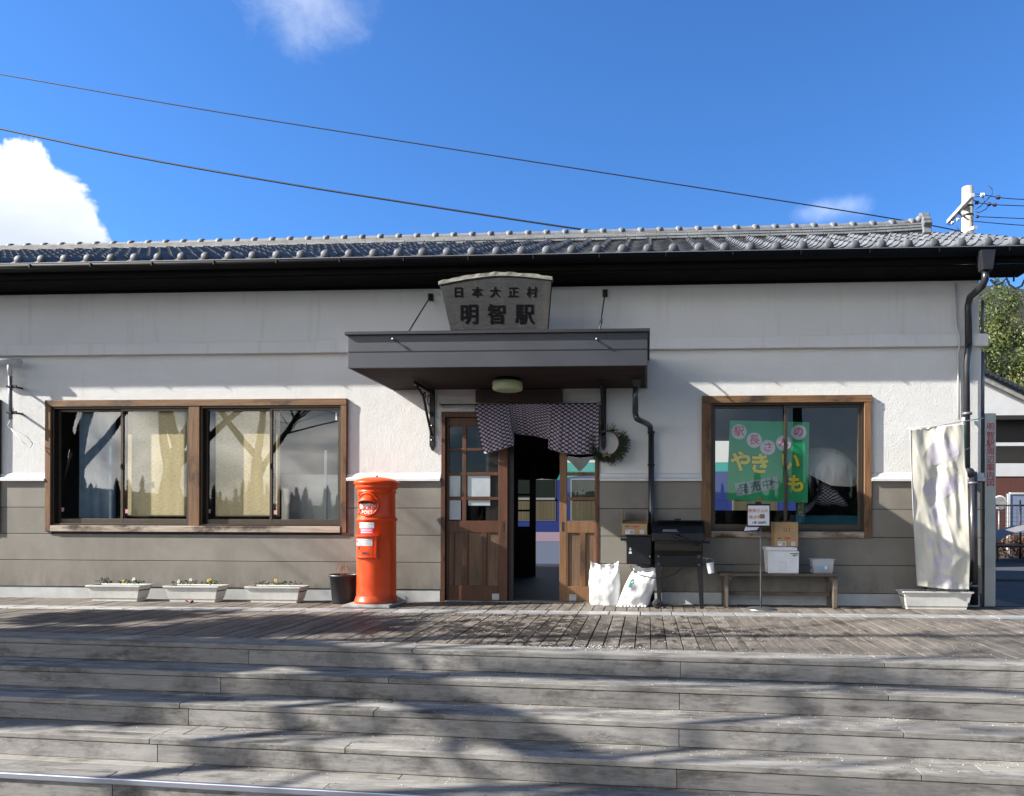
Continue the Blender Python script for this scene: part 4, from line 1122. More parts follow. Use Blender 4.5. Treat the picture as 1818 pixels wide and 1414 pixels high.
for z_ in (1.15, .95): 
    mb = MB(); p_ = wrap(-.125, .004, 0, z_, .19); mb.sphere(p_, .013, 1, 1, 1.4, 8, 6); mb.build('hinge', 'post_red', pb)
mb = MB(); mb.frustum(-.27, .24, -.27, .27, -.033, -.262, .232, -.262, .262, 0); mb.build('plinth', 'concrete', pb, bevel=.008)
# black plant pot with dry stems
q = Vector((W(611, 1040, -.22).x, -.22, 0))
pt = thing('plant_pot', 'black plastic pot of dry reddish stems beside the post box', 'plant pot', tuple(q))
MB().lathe([(.0001, .004), (.118, .0), (.122, .01), (.149, .285), (.160, .288), (.162, .31), (.152, .312), (.148, .29), (.146, .27), (.0001, .265)], 36).build('pot', 'pot_black', pt)
MB().lathe([(.146, .268), (.0001, .272)], 24).build('soil', 'soil', pt)
mb = MB(); rs = random.Random(2)
for k in range(11):
    x, y = rs.uniform(-.06, .05), rs.uniform(-.06, .06); p = Vector((x, y, .26)); pts = [p.copy()]
    for j in range(6): p = p + Vector((rs.uniform(-.012, .012), rs.uniform(-.01, .01), rs.uniform(.018, .032))); pts.append(p.copy())
    mb.tube(pts, .0022, 4)
    if k % 2: mb.tube([pts[-3], pts[-3] + Vector((rs.uniform(-.04, .04), 0, .03))], .0018, 4)
    mb.sphere(pts[-1], .006, 1, 1, 1, 5, 4)
mb.build('dry_stems', 'stem_dry', pt)
# ------------------------------------------------------------------ planters with winter pansies
def flowers(t_, specs, seed, dark=False):
    rf = random.Random(seed); lf = MB(); heads = {}
    for (x, col, n_) in specs:
        for k in range(n_ * (34 if not dark else 16)):
            c0 = Vector((x + rf.gauss(0, .026 + .008 * n_), rf.uniform(-.045, .045), .185 + rf.uniform(0, .035)))
            d_ = Vector((rf.uniform(-1, 1), rf.uniform(-1, 1), rf.uniform(.1, 1))).normalized(); s_ = d_.orthogonal().normalized(); L = rf.uniform(.012, .022)
            lf.add([c0, c0 + d_ * L * .5 + s_ * L * .35, c0 + d_ * L, c0 + d_ * L * .5 - s_ * L * .35], [(0, 1, 2, 3)])
        for cc in (col if isinstance(col, list) else [col]):
            if not cc: continue
            for k in range(n_):
                m_ = heads.setdefault(cc, MB()); c0 = Vector((x + rf.uniform(-.022, .022), rf.uniform(-.055, .0), .220 + rf.uniform(-.01, .03)))
                for j in range(5):
                    a_ = 2 * math.pi * j / 5; m_.sphere(c0 + Vector((math.cos(a_) * .011, -.004, math.sin(a_) * .011)), .0085, 1, .4, 1, 6, 4)
    lf.build('foliage', 'leaf_dark' if dark else 'leaf_green', t_)
    for cc, m_ in heads.items(): m_.build('flower', cc, t_)
def planter(px0, px1, pyb, lbl, specs, seed, grp='white plastic planters along the wall', dark=False, W_=.61, soil='soil', rz=0.0, h=.178):
    c_ = (W((px0 + px1) / 2, pyb - 10, -.22).x, -.22, 0)
    t_ = thing('planter', lbl, 'planter', c_, rz, grp)
    hw = W_ / 2; mb = MB(); hd = .105
    # tapered trough with a rolled lip, hollow
    rings = [(hw - .052, hd - .03, 0), (hw - .050, hd - .028, .030), (hw - .040, hd - .022, .034), (hw - .012, hd - .006, h - .022), (hw + .004, hd + .008, h - .020), (hw + .006, hd + .010, h), (hw - .012, hd - .008, h), (hw - .018, hd - .014, h - .03)]
    vs = []
    for a_, b_, z_ in rings: vs += [(-a_, -b_, z_), (a_, -b_, z_), (a_, b_, z_), (-a_, b_, z_)]
    fs = [(3, 2, 1, 0)] + [(4 * i + k, 4 * i + (k + 1) % 4, 4 * i + 4 + (k + 1) % 4, 4 * i + 4 + k) for i in range(len(rings) - 1) for k in range(4)]
    mb.add(vs, fs); mb.build('box', 'planter_white', t_, bevel=.005)
    MB().box(-hw + .018, hw - .018, -hd + .014, hd - .014, h - .06, h - .012).build('soil', 'soil', t_)
    flowers(t_, specs, seed, dark)
    return t_
planter(159, 266, 1060.5, 'white planter left of the other two, with one yellow pansy', [(-.18, 'petal_purple', 2), (-.12, 'petal_purple', 1), (.05, 'petal_yellow', 1), (.16, 'petal_white', 2), (.22, None, 1)], 1)
planter(295, 403, 1063.5, 'white planter with dark red and yellow pansies, the middle of three', [(-.18, ['petal_red', 'petal_white'], 2), (-.05, 'petal_white', 1), (.14, 'petal_yellow', 2), (.2, None, 1)], 2)
planter(438, 547, 1065.5, 'white planter with a pale yellow pansy, nearest the black pot', [(-.16, None, 2), (.0, ['petal_white', 'petal_yellow'], 1), (.05, None, 2), (.20, None, 1)], 3)
planter(1604, 1713, 1081, 'white planter with withered dark plants under the pale banner', [(-.12, 'petal_purple', 2), (.04, None, 2), (.16, None, 1)], 4, dark=True, W_=.70, h=.19)
q = W(338, 1065, -.36); mb = MB(); rf = random.Random(1)
mb.grid(lambda u, v: Vector((q.x + (u - .5) * .07, q.y - .01 + (v - .5) * .05, .006 + .018 * abs(u - .5) * 2 + .01 * math.sin(v * 5))), 5, 4)
tag(mb.build('fallen_leaf', 'dead_leaf'), 'curled dark red leaf lying in front of the middle white planter', 'leaf')
# ------------------------------------------------------------------ sacks
def sack(nm, lbl, c_, w_, h_, d_, lean, seed, ears=True, rz=0):
    t_ = thing(nm, lbl, 'sack', c_, rz, 'white sacks by the doorway')
    def fn(u, v):
        a = 2 * math.pi * u
        wd2 = w_ / 2 * (1 - .10 * v + .07 * math.sin(v * math.pi)) ; dd = d_ / 2 * max(.04, math.sin(math.pi * min(1, (v * .86 + .12))) ** .5) * (1 if v < .8 else (1 - (v - .8) / .2 * .93))
        if v < .06: wd2 *= .93 + v
        ca, sa = math.cos(a), math.sin(a)
        x = wd2 * math.copysign(abs(ca) ** .62, ca); y = dd * math.copysign(abs(sa) ** .8, sa); z = h_ * v
        if v > .8:
            k = (v - .8) / .2; z += k * h_ * (.055 * (abs(ca) ** 4) - .035 * (1 - abs(ca)) + .03 * mnoise.noise(Vector((ca * 3 + seed, sa * 2, seed))))
            x *= 1 - .05 * math.sin(k * 3.1)
        n_ = mnoise.noise(Vector((x * 6 + seed, y * 6, z * 4))) * .014 + mnoise.noise(Vector((x * 15 + seed, y * 15, z * 10))) * .010
        x += n_ * ca; y += n_ * sa * 1.6
        if v > .68: y += .012 * math.sin(x * 60 + seed) * min(1, (v - .68) * 5)
        return Vector((x + lean * z, y + .15 * z * 0, z))
    mb = MB(); mb.grid(fn, 64, 48); b = len(mb.v)
    mb.f.append(tuple(reversed(range(64)))); mb.sm.append(False)
    o = mb.build('sack_body', 'sack_white', t_)
    return t_, fn
s1 = W(1073, 1040, -.30); sack('sack', 'upright bulging white sack nearest the doorway', (s1.x, s1.y + .09, .0), .33, .45, .19, .0, 2)
s2 = W(1122, 1040, -.38); t2, fn2 = sack('sack', 'white sack with a green print leaning to the right against the smoker grill', (s2.x + .0, s2.y + .09, .0), .33, .42, .17, .40, 7)
mb = MB()
for k in range(5):
    a = k / 5 * 6.28
def onsack(u0, v0, du, dv, dy=-.004): return lambda u, v: fn2(u0 + (u - .5) * du, v0 + (v - .5) * dv) + Vector((0, dy, 0))
mb.grid(onsack(.66, .60, .035, .20), 8, 8); mb.build('print_mark', 'print_green', t2)
mb = MB(); mb.grid(onsack(.675, .63, .012, .05, -.006), 4, 4); mb.build('print_mark', 'sack_white', t2)
mb = MB(); rk = random.Random(9)
for k in range(9): mb.sphere((-.15 + k * .037 + rk.uniform(-.008, .008), -.075 + rk.uniform(-.01, .01), .014), rk.uniform(.012, .02), 1, .8, .8, 7, 5)
mb.build('sack_frill', 'sack_white', t2)
# ------------------------------------------------------------------ smoker grill
gy = -.40                                        # front legs plane
gx0, gx1 = WX(1157, 950, gy), WX(1252, 950, gy); gc = (gx0 + gx1) / 2
gr = thing('smoker_grill', 'black barrel pellet smoker grill on four legs with a side hopper', 'grill', (gc, gy + .22, 0))
def L(px, py, y=gy): p = W(px, py, y); return p.x - gc, p.z
hwid = (gx1 - gx0) / 2
zb0 = L(1200, 1003)[1]; zm = L(1200, 963)[1]; zt0 = L(1200, 926)[1]
# barrel section in y,z (local y: front -.22)
low = [(-.19, zm), (-.175, zm - .09), (-.12, zm - .16), (-.06, zb0 - .005), (.06, zb0 - .005), (.12, zm - .16), (.175, zm - .09), (.19, zm)]
upp = [(.19, zm + .003), (.185, zm + .08), (.15, zm + .17), (.08, zt0), (-.06, zt0), (-.135, zt0 - .055), (-.185, zm + .09), (-.192, zm + .003)]
def ext(mb, poly, xa, xb):
    n = len(poly); mb.add([(xa, a, b) for a, b in poly] + [(xb, a, b) for a, b in poly], [tuple(reversed(range(n))), tuple(range(n, 2 * n))] + [(i, (i + 1) % n, (i + 1) % n + n, i + n) for i in range(n)])
mb = MB(); ext(mb, low, -hwid + .03, hwid - .02); mb.build('barrel', 'grill_worn', gr, bevel=.012)
mb = MB(); ext(mb, [(a, b) for a, b in upp], -hwid, hwid); lid = mb.build('lid', 'grill_black', gr, bevel=.014)
mb = MB(); mb.box(-hwid + .06, hwid + .0, -.13, .15, zt0 + .004, zt0 + .012); mb.tube([(0.0, 0, zt0), (0.0, 0, zt0 + .028)], .035, 14); mb.build('lid_top', 'plastic_black', lid)
xh, zh = L(1197, 953); 
mb = MB(); a_ = L(1197, 951); b_ = L(1240, 968)
mb.tube([(a_[0] - .02, -.20, a_[1]), (a_[0] - .02, -.245, a_[1] + .005), (a_[0] + .06, -.245, a_[1] + .005), (a_[0] + .06, -.2, a_[1])], .010, 8)
mb.tube([(a_[0], -.245, a_[1]), (b_[0], -.25, b_[1])], .012, 8); mb.build('lid_handle', 'plastic_black', lid)
a_ = L(1192, 942)
mb = MB(); 
for k in range(7): mb.box(a_[0] - .085 + k * .021, a_[0] - .072 + k * .021, -.200, -.1955, a_[1] - .006, a_[1] + .008)
mb.box(a_[0] - .095, a_[0] + .075, -.1985, -.193, a_[1] - .016, a_[1] - .012)
mb.build('badge', 'ink_grey', lid)
mb = MB(); z_ = L(1200, 963)[1]; xs_, xe_ = L(1162, 963)[0], L(1259, 963)[0]
mb.tube([(xs_, -.225, z_), (xe_, -.225, z_)], .010, 8); mb.tube([(xe_ - .012, -.225, z_), (xe_ + .006, -.225, z_)], .016, 8); mb.tube([(xs_ + .02, -.225, z_), (xs_ + .02, -.19, z_)], .008, 6); mb.tube([(xe_ - .03, -.225, z_), (xe_ - .03, -.18, z_)], .008, 6)
mb.build('front_bar', 'plastic_black', gr)
mb = MB(); xa, za = L(1166, 987); xb, zb = L(1247, 1007)
mb.box(xa, xb, -.222, -.216, zb, za); mb.box(xa, xb, .20, .206, zb, za); mb.build('apron', 'grill_black', gr, bevel=.003)
def leg(xt, xb_, yt, yb, zt, zb_=.0):
    mb = MB(); w1, w2 = .034, .020
    for (d1, d2) in (((-w1, w1), (-.004, .004)),):
        mb.add([(xt - w1, yt, zt), (xt + w1, yt, zt), (xb_ + w2, yb, zb_), (xb_ - w2, yb, zb_), (xt - w1, yt + .006, zt), (xt + w1, yt + .006, zt), (xb_ + w2, yb + .006, zb_), (xb_ - w2, yb + .006, zb_)], [(0, 1, 2, 3), (7, 6, 5, 4), (1, 0, 4, 5), (2, 1, 5, 6), (3, 2, 6, 7), (0, 3, 7, 4)])
        s_ = 1 if xt > 0 else -1
        mb.add([(xt + s_ * w1, yt, zt), (xb_ + s_ * w2, yb, zb_), (xb_ + s_ * w2, yb + .03, zb_), (xt + s_ * w1, yt + .045, zt)], [(0, 1, 2, 3)])
    return mb.build('leg', 'grill_black', gr, bevel=.002)
xl1, zl1 = L(1168, 984); xl2, zl2 = L(1171, 1060); xr1, _ = L(1241, 984); xr2, _ = L(1246, 1078)
leg(xl1 + .0, xl2, -.230, -.238, zl1, .04); leg(xr1, xr2, -.230, -.238, zl1, .0); leg(xl1, xl1 - .0, .212, .236, zl1, .03); leg(xr1, xr1 + .03, .212, .236, zl1, 0)
mb = MB()
for px_, py_ in ((1169, 988), (1169, 1001), (1241, 989), (1241, 1003), (1154, 988), (1119, 1003)):
    a_ = L(px_, py_); mb.sphere((a_[0], -.233, a_[1]), .008, 1, .5, 1, 8, 5)
mb.build('rivet', 'steel', gr)
for yw in (-.262, .25):
    a_ = L(1167, 1070)
    T_ = Matrix.Rotation(R(90), 4, 'X'); mb = MB()
    mb.lathe([(.0001, -.014), (.03, -.014), (.046, -.012), (.050, -.006), (.050, .006), (.046, .012), (.03, .014), (.0001, .014)], 24, (a_[0], yw, .05), True, T_)
    wh = mb.build('wheel', 'rubber', gr); mb = MB(); mb.lathe([(.0001, .016), (.02, .0165), (.024, .012)], 16, (a_[0], yw, .05), True, T_); mb.build('hub', 'plastic_black', wh)
mb = MB(); mb.tube([(a_[0], -.26, .05), (a_[0], .26, .05)], .008, 6); mb.build('axle', 'steel', gr)
hx0, hz1 = L(1112, 953); hx1, hz0 = L(1158, 1003)
mb = MB(); mb.box(hx0, hx1 - .01, -.19, .14, hz0, hz1); hp = mb.build('hopper', 'grill_black', gr, bevel=.006)
mb = MB(); mb.box(hx0 - .008, hx1 + .0, -.20, .15, hz1 + .002, hz1 + .018); mb.build('hopper_lid', 'plastic_black', hp, bevel=.004)
mb = MB(); mb.tube([(hx0 - .055, -.12, hz1 - .035), (hx0, -.12, hz1 - .035)], .009, 8); mb.tube([(hx0 - .06, -.12, hz1 - .035), (hx0 - .05, -.12, hz1 - .035)], .014, 8); mb.build('hopper_handle', 'plastic_black', hp)
mb = MB(); a_ = L(1119, 981)
for k, (w_, z_) in enumerate(((.008, .040), (.022, .028), (.012, .018), (.026, .0), (.030, -.008), (.03, -.015))): mb.box(a_[0] - w_ / 2, a_[0] + w_ / 2, -.194, -.191, a_[1] + z_, a_[1] + z_ + .007)
mb.build('control_label', 'label_white', hp)
# power cable looping below
mb = MB(); pts = [(1119, 1004, -.50), (1122, 1012, -.52), (1138, 1022, -.53), (1160, 1027, -.53), (1182, 1025, -.50), (1198, 1019, -.45), (1210, 1009, -.35)]
mb.tube([tuple(W(a, b, y_) - Vector((gc, gy + .22, 0))) for a, b, y_ in pts], .0048, 6); mb.build('power_cable', 'plastic_black', gr)
# grease pail on its hook
q = W(1263, 1018, gy)
pa = thing('grease_pail', 'small dented tin pail hanging on the right end of the smoker grill', 'pail', (q.x, gy, q.z))
MB().lathe([(.0001, 0), (.030, 0), (.031, .004), (.042, .105), (.044, .108), (.041, .106), (.029, .008), (.0001, .006)], 24, (0, 0, 0), True, Matrix.Rotation(R(-9), 4, 'Y')).build('pail_body', 'label_white', pa)
mb = MB(); mb.tube([(-.045 + .0, 0, .108), (-.05, 0, .14), (-.035, 0, .155), (0.0, 0, .15), (.030, 0, .112)], .003, 6); mb.tube([(-.1, 0, .155), (-.035, 0, .155)], .004, 6); mb.build('pail_handle', 'steel', pa)
# open carton on the hopper
def carton(nm, lbl, c_, w_, d_, h_, openflaps, m='cardboard', rz=0, holes_=True):
    t_ = thing(nm, lbl, 'carton', c_, rz)
    mb = MB(); th = .004
    mb.box(-w_ / 2, w_ / 2, -d_ / 2, -d_ / 2 + th, 0, h_); mb.box(-w_ / 2, w_ / 2, d_ / 2 - th, d_ / 2, 0, h_)
    mb.box(-w_ / 2, -w_ / 2 + th, -d_ / 2 + th, d_ / 2 - th, 0, h_); mb.box(w_ / 2 - th, w_ / 2, -d_ / 2 + th, d_ / 2 - th, 0, h_); mb.box(-w_ / 2 + th, w_ / 2 - th, -d_ / 2 + th, d_ / 2 - th, 0, th)
    if not openflaps: mb.box(-w_ / 2, w_ / 2, -d_ / 2, -.001, h_ + .0005, h_ + .0045); mb.box(-w_ / 2, w_ / 2, .001, d_ / 2, h_ + .0005, h_ + .0045)
    mb.build('box', m, t_, bevel=.0015)
    return t_
hz = Vector(gr.location).z + hz1 + .018
a0, a1 = W(1104, 930, gy + .02).x, W(1149, 930, gy + .02).x
ct = carton('open_carton', 'open cardboard carton with upright flaps standing on the grill hopper', ((a0 + a1) / 2, gy + .22 - .03, hz), a1 - a0, .30, .115, True)
hw = (a1 - a0) / 2
mb = MB(); mb.box(-hw, -hw + .004, -.148, .148, .1155, .26); mb.box(hw - .004, hw, -.148, .148, .1155, .25); mb.build('flap', 'cardboard', ct)
mb = MB(); mb.box(-hw + .005, hw - .005, .146, .15, .1155, .155); mb.add([(-hw + .005, -.15, .115), (hw - .005, -.15, .115), (hw - .015, -.05, .145), (-hw + .015, -.05, .145)], [(0, 1, 2, 3)]); mb.build('flap', 'cardboard_dark', ct)
def marks(t_, hw, y_, z0):
    mb = MB(); mb.lathe([(.0001, 0), (.5, 0)], 24, (hw * .12, y_, z0 + .087), False, Matrix.Rotation(R(90), 4, 'X') @ Matrix.Diagonal((.068, .020, 1)).to_4x4()); mb.build('print_oval', 'print_red', t_)
    mb = MB(); mb.box(-hw * .75, -hw * .42, y_ - .001, y_, z0 + .083, z0 + .091)
    mb.build('print_text', 'ink', t_)
    mb = MB(); mb.box(-hw * .72, -hw * .02, y_ - .001, y_, z0 + .008, z0 + .052); mb.box(hw * .42, hw * .75, y_ - .001, y_, z0 + .012, z0 + .052); mb.build('label', 'label_white', t_)
    mb = MB(); mb.box(-hw * .36, -hw * .06, y_ - .002, y_ - .0011, z0 + .012, z0 + .046); mb.box(-hw * .66, -hw * .46, y_ - .002, y_ - .0011, z0 + .032, z0 + .044)
    for k in range(5): mb.box(hw * .46, hw * .71, y_ - .002, y_ - .0011, z0 + .017 + k * .007, z0 + .020 + k * .007)
    mb.build('label_print', 'ink_grey', t_)
marks(ct, hw, -.151, .0)
# ------------------------------------------------------------------ bench with boxes and a sign stand
by = -.36; bz = W(1400, 1019, by).z
bx0, bx1 = W(1277, 1018, by).x, W(1489, 1020, by).x
bn = thing('bench', 'low weathered wooden bench under the window', 'bench', ((bx0 + bx1) / 2, by + .15, 0))
hb = (bx1 - bx0) / 2
mb = MB(); mb.box(-hb, hb, -.15, -.005, bz - .028, bz); mb.box(-hb + .005, hb, .005, .15, bz - .028, bz - .001); mb.build('seat', 'bench_wood', bn, bevel=.005)
for sx_ in (-1, 1):
    for yy in (-.12, .12):
        mb = MB(); xx = sx_ * (hb - .075 if sx_ < 0 else hb - .03); mb.box(xx - .022, xx + .022, yy - .022, yy + .022, 0, bz - .03); 
        mb.add([(xx - sx_ * .022, yy - .01, bz - .035), (xx - sx_ * .06, yy - .01, bz - .035), (xx - sx_ * .022, yy - .01, bz - .12)], [(0, 1, 2)])
        mb.build('leg', 'bench_wood', bn, bevel=.004)
mb = MB(); mb.box(-hb + .1, hb - .05, -.01, .02, .12, .16); mb.box(-hb + .06, -hb + .09, -.1, .1, .12, .17); mb.box(hb - .045, hb - .015, -.1, .1, .12, .17); mb.build('stretcher', 'bench_wood', bn, bevel=.003)
# foam box
fa, fb = W(1362, 1015, by + .02).x, W(1419, 1015, by + .02).x
fh = W(1390, 971, by + .02).z - bz
fx = thing('foam_box', 'white polystyrene box on the bench under the brown carton', 'foam box', ((fa + fb) / 2, by + .14, bz))
hw = (fb - fa) / 2
mb = MB(); mb.frustum(-hw + .015, hw - .004, -.115, .115, 0, -hw, hw, -.12, .12, fh - .045); mb.build('box_body', 'foam', fx, bevel=.008)
mb = MB(); mb.box(-hw - .012, hw - .02, -.128, .118, fh - .042, fh - .004); mb.build('lid', 'foam', fx, bevel=.010)
mb = MB(); mb.box(-.03, .03, -.1225, -.116, .03, .12); mb.build('grip_recess', 'label_white', fx, bevel=.006)
mb = MB(); mb.box(hw - .095, hw - .008, -.1235, -.1205, fh - .074, fh - .066)
mb.tube([(hw - .07, -.1215, fh - .085), (hw - .045, -.1215, fh - .095), (hw - .02, -.1215, fh - .083)], .0035, 5); mb.tube([(hw - .045, -.1215, fh - .066), (hw - .055, -.1215, fh - .10)], .003, 5); mb.build('print_mark', 'print_green', fx)
ca, cb = W(1375, 950, by + .03).x, W(1417, 950, by + .03).x; zc0 = bz + fh
ch_ = W(1396, 928, by + .03).z - zc0
cn = carton('carton', 'closed brown cardboard carton on top of the white foam box', ((ca + cb) / 2 + .0, by + .14, zc0), cb - ca, .22, ch_, False)
marks(cn, (cb - ca) / 2, -.111, .0)
mb = MB()
for k, x_ in enumerate((-.022, .0, .03)): mb.box(x_ - .006, x_ + .006, -.1113, -.1103, ch_ * .60, ch_ * .78)
mb.build('print_mark', 'cardboard_dark', cn)
# plastic tub
ta, tb = W(1443, 1000, by + .03).x, W(1482, 1000, by + .03).x
tz = W(1462, 993, by + .03).z - bz
tt = thing('plastic_tub', 'clear lidded plastic tub with a blue label at the right end of the bench', 'tub', ((ta + tb) / 2, by + .13, bz))
hw = (tb - ta) / 2
mb = MB(); rings = [(hw - .016, .07, 0), (hw - .002, .085, tz - .012), (hw + .006, .092, tz - .012), (hw + .006, .092, tz)]
vs = []
for a_, b_, z_ in rings: vs += [(-a_, -b_, z_), (a_, -b_, z_), (a_, b_, z_), (-a_, b_, z_)]
mb.add(vs, [(3, 2, 1, 0)] + [(4 * i + k, 4 * i + (k + 1) % 4, 4 * i + 4 + (k + 1) % 4, 4 * i + 4 + k) for i in range(3) for k in range(4)] + [(12, 13, 14, 15)])
mb.build('tub_body', 'clear_plastic', tt, bevel=.003)
mb = MB(); mb.box(-.045, .012, -.0835, -.081, .045, .08); mb.build('label', 'label_blue', tt); mb = MB(); mb.box(.014, .038, -.0835, -.081, .045, .078); mb.build('label', 'paper', tt)
mb = MB(); mb.box(-hw + .03, hw - .04, -.05, .05, .006, .07); mb.build('contents', 'cardboard_dark', tt, bevel=.01)
# sign stand with a hanging board
g0 = W(1351, 1077, -.42); q = (g0.x, g0.y + .0, 0)
ss = thing('sign_stand', 'grey pole stand with a round foot holding a framed paper price notice', 'sign stand', q)
MB().lathe([(.0001, 0), (.150, 0), (.152, .006), (.145, .013), (.04, .020), (.0001, .022)], 40).build('base', 'steel', ss)
zp = W(1347, 905, g0.y).z
MB().tube([(0, 0, .02), (-.003, 0, .6), (-.012, 0, zp)], .0105, 10).build('pole', 'pole_grey', ss)
yb_ = g0.y - .02
def S(px, py): p = W(px, py, yb_); return p.x - g0.x, p.z
(xa, zt), (xb, zb) = S(1327, 897), S(1366, 934)
mb = MB(); mb.box(xa - .006, xb + .006, -.03, -.014, zb - .012, zt + .012); bd = mb.build('notice_board', 'plastic_black', ss, bevel=.004)
mb = MB(); mb.box(xa + .004, xb - .004, -.034, -.031, zb + .004, zt - .006); mb.build('paper_sheet', 'paper', bd)
mb = MB(); (xc, zc_) = S(1346, 893); mb.box(xc - .03, xc + .03, -.036, -.016, zc_ - .012, zc_ + .010); mb.build('clip', 'plastic_black', bd, bevel=.003)
for body, px_, py_, sz, m_ in (('駅長さんの', 1346, 907.5, .040, 'ink_orange'), ('焼き芋', 1340, 919, .040, 'ink_orange'), ('1本 200円', 1347, 928.5, .033, 'ink')):
    x_, z_ = S(px_, py_); text('lettering', body, sz, m_, (x_, -.0355, z_), bd, ext=.0005, off=.0006)
mb = MB(); (x_, z_) = S(1353, 917); mb.box(x_ - .024, x_ + .024, -.0362, -.0345, z_ - .022, z_ + .022); mb.build('photo_patch', 'cardboard_dark', bd)
mb = MB(); (xa, za) = S(1324, 935); (xb, zb) = S(1348, 936)
mb.add([(xa, -.02, za), (xb, -.02, zb), (xb - .03, -.05, zb - .03), (xa - .02, -.045, za - .045)], [(0, 1, 2, 3)]); mb.build('loose_sheet', 'paper', ss)
# ------------------------------------------------------------------ inside the windows
yP = .135
ps = thing('poster', 'green hand-lettered roast sweet potato poster behind the right window', 'poster', (W(1365, 820, yP).x, yP, W(1365, 820, yP).z))
O_ = Vector(ps.location)
def PP(px, py, dy=0): p = W(px, py, yP) - O_; return Vector((p.x, dy, p.z))
mb = MB(); mb.add([PP(1290, 888), PP(1434, 893), PP(1437, 750), PP(1296, 747)], [(0, 1, 2, 3)]); mb.build('sheet', 'poster_green', ps, solid=.003)
for k, (ch, px_, py_) in enumerate((('駅', 1312, 767), ('長', 1339, 782), ('さ', 1363, 795), ('ん', 1391, 787), ('の', 1418, 768))):
    p = PP(px_, py_); rr = .083
    mb = MB(); mb.lathe([(.0001, 0), (rr, 0)], 24, (p.x, -.004, p.z), False, Matrix.Rotation(R(90), 4, 'X')); mb.build('paper_patch', 'patch_white', ps)
    text('lettering', ch, .115, 'brush_red', (p.x, -.0065, p.z), ps, rot=(R(90), R(random.uniform(-8, 8)), 0), off=.0014, ext=.0006)
for ch, px_, py_ , sz in (('や', 1315, 822, .235), ('き', 1349, 826, .235), ('い', 1403, 822, .22), ('も', 1413, 861, .20)):
    p = PP(px_, py_); text('lettering', ch, sz, 'brush_outline', (p.x, -.0035, p.z), ps, off=.0145, ext=.0005); text('lettering', ch, sz, 'brush_yellow', (p.x, -.0062, p.z), ps, off=.0085, ext=.0005)
mb = MB(); mb.add([PP(1308, 882, -.0040), PP(1383, 867, -.0040), PP(1379, 846, -.0040), PP(1304, 859, -.0040)], [(0, 1, 2, 3)]); mb.build('paper_strip', 'strip_grey', ps)
for ch, px_, py_ in (('発', 1320, 869), ('売', 1341, 865), ('中', 1362, 861), ('〜', 1377, 858)):
    p = PP(px_, py_); text('lettering', ch, .115, 'strip_ink', (p.x, -.0065, p.z), ps, rot=(R(90), R(-10), 0), off=.0016, ext=.0005)
mb = MB(); p = PP(1348, 886); mb.lathe([(.0001, 0), (.018, 0)], 16, (p.x, -.006, p.z), False, Matrix.Rotation(R(90), 4, 'X')); mb.build('round_sticker', 'tag_red', ps)
# parasol standing open inside
yU = .46; q = W(1485, 806, yU)
pr = thing('parasol', 'open cream parasol with a scalloped rim behind the right window', 'parasol', tuple(q))
TM = Matrix.Rotation(R(16), 4, 'Y') @ Matrix.Rotation(R(38), 4, 'X')
mb = MB(); ns = 8
def par(u, v):
    a = 2 * math.pi * u; k = (u * ns) % 1; sag = 1 - .055 * math.sin(math.pi * k) * v
    r_ = .375 * v * sag; z_ = -.19 * v ** 1.9
    if v > .97: r_ *= 1 + .012 * math.sin(u * ns * 12 * math.pi)
    return TM @ Vector((r_ * math.cos(a), r_ * math.sin(a), z_))
mb.grid(par, 96, 12); mb.build('canopy', 'parasol_cloth', pr)
mb = MB(); mb.tube([TM @ Vector((0, 0, .05)), TM @ Vector((0, 0, -.62))], .008, 8); mb.build('shaft', 'twig', pr)
yC = .5; q = W(1465, 866, yC)
cl = thing('cushion', 'curved purple and white checked cushion below the parasol behind glass', 'cushion', tuple(q))
def cu(u, v):
    path = [(1430, 912, .055), (1440, 892, .10), (1455, 878, .125), (1475, 878, .13), (1492, 886, .11), (1502, 893, .05)]
    t_ = v * (len(path) - 1); i = min(int(t_), len(path) - 2); f_ = t_ - i
    px_ = path[i][0] * (1 - f_) + path[i + 1][0] * f_; py_ = path[i][1] * (1 - f_) + path[i + 1][1] * f_; r_ = (path[i][2] * (1 - f_) + path[i + 1][2] * f_) * (1 if 0.02 < v < .98 else .05)
    c_ = W(px_, py_, yC) - q; a = 2 * math.pi * u; nx = -(path[i + 1][1] - path[i][1]); nz = (path[i + 1][0] - path[i][0]); L_ = math.hypot(nx, nz)
    return c_ + Vector((-nx / L_ * -r_ * math.cos(a) * 1.0, r_ * .8 * math.sin(a), r_ * math.cos(a) * nz / L_))
mb = MB(); mb.grid(cu, 24, 40, True, True); mb.build('cushion_body', 'noren_cloth', cl)
q = W(1421, 915, .45); fl = thing('blue_flag', 'narrow teal flag with small lettering behind the right window', 'flag', tuple(q))
a0, a1 = W(1413, 893, .45) - q, W(1431, 935, .45) - q
mb = MB(); mb.grid(lambda u, v: Vector((a0.x + (a1.x - a0.x) * u, .01 * math.sin(u * 7), a0.z + (a1.z - a0.z) * v)), 8, 4); mb.build('cloth', 'teal_cloth', fl, solid=.002)
text('lettering', '観\n光', .075, 'brush_yellow', (0, -.015, .06), fl, ext=.0005)
q = W(1480, 925, .9); tb_ = thing('display_table', 'table draped in dark teal cloth behind the right window', 'table', (q.x, .95, 0))
mb = MB(); mb.box(-.45, .4, -.3, .3, .0, W(1480, 915, .65).z); mb.build('table_cloth', 'teal_cloth', tb_, bevel=.02)
mb = MB(); a_ = W(1523, 765, .11); b_ = W(1529, 890, .11); mb.box(a_.x, a_.x + .045, .105, .13, b_.z, a_.z); tag(mb.build('wooden_slat', 'frame_wood_post'), 'pale wooden slat standing inside the right edge of the right window', 'slat')
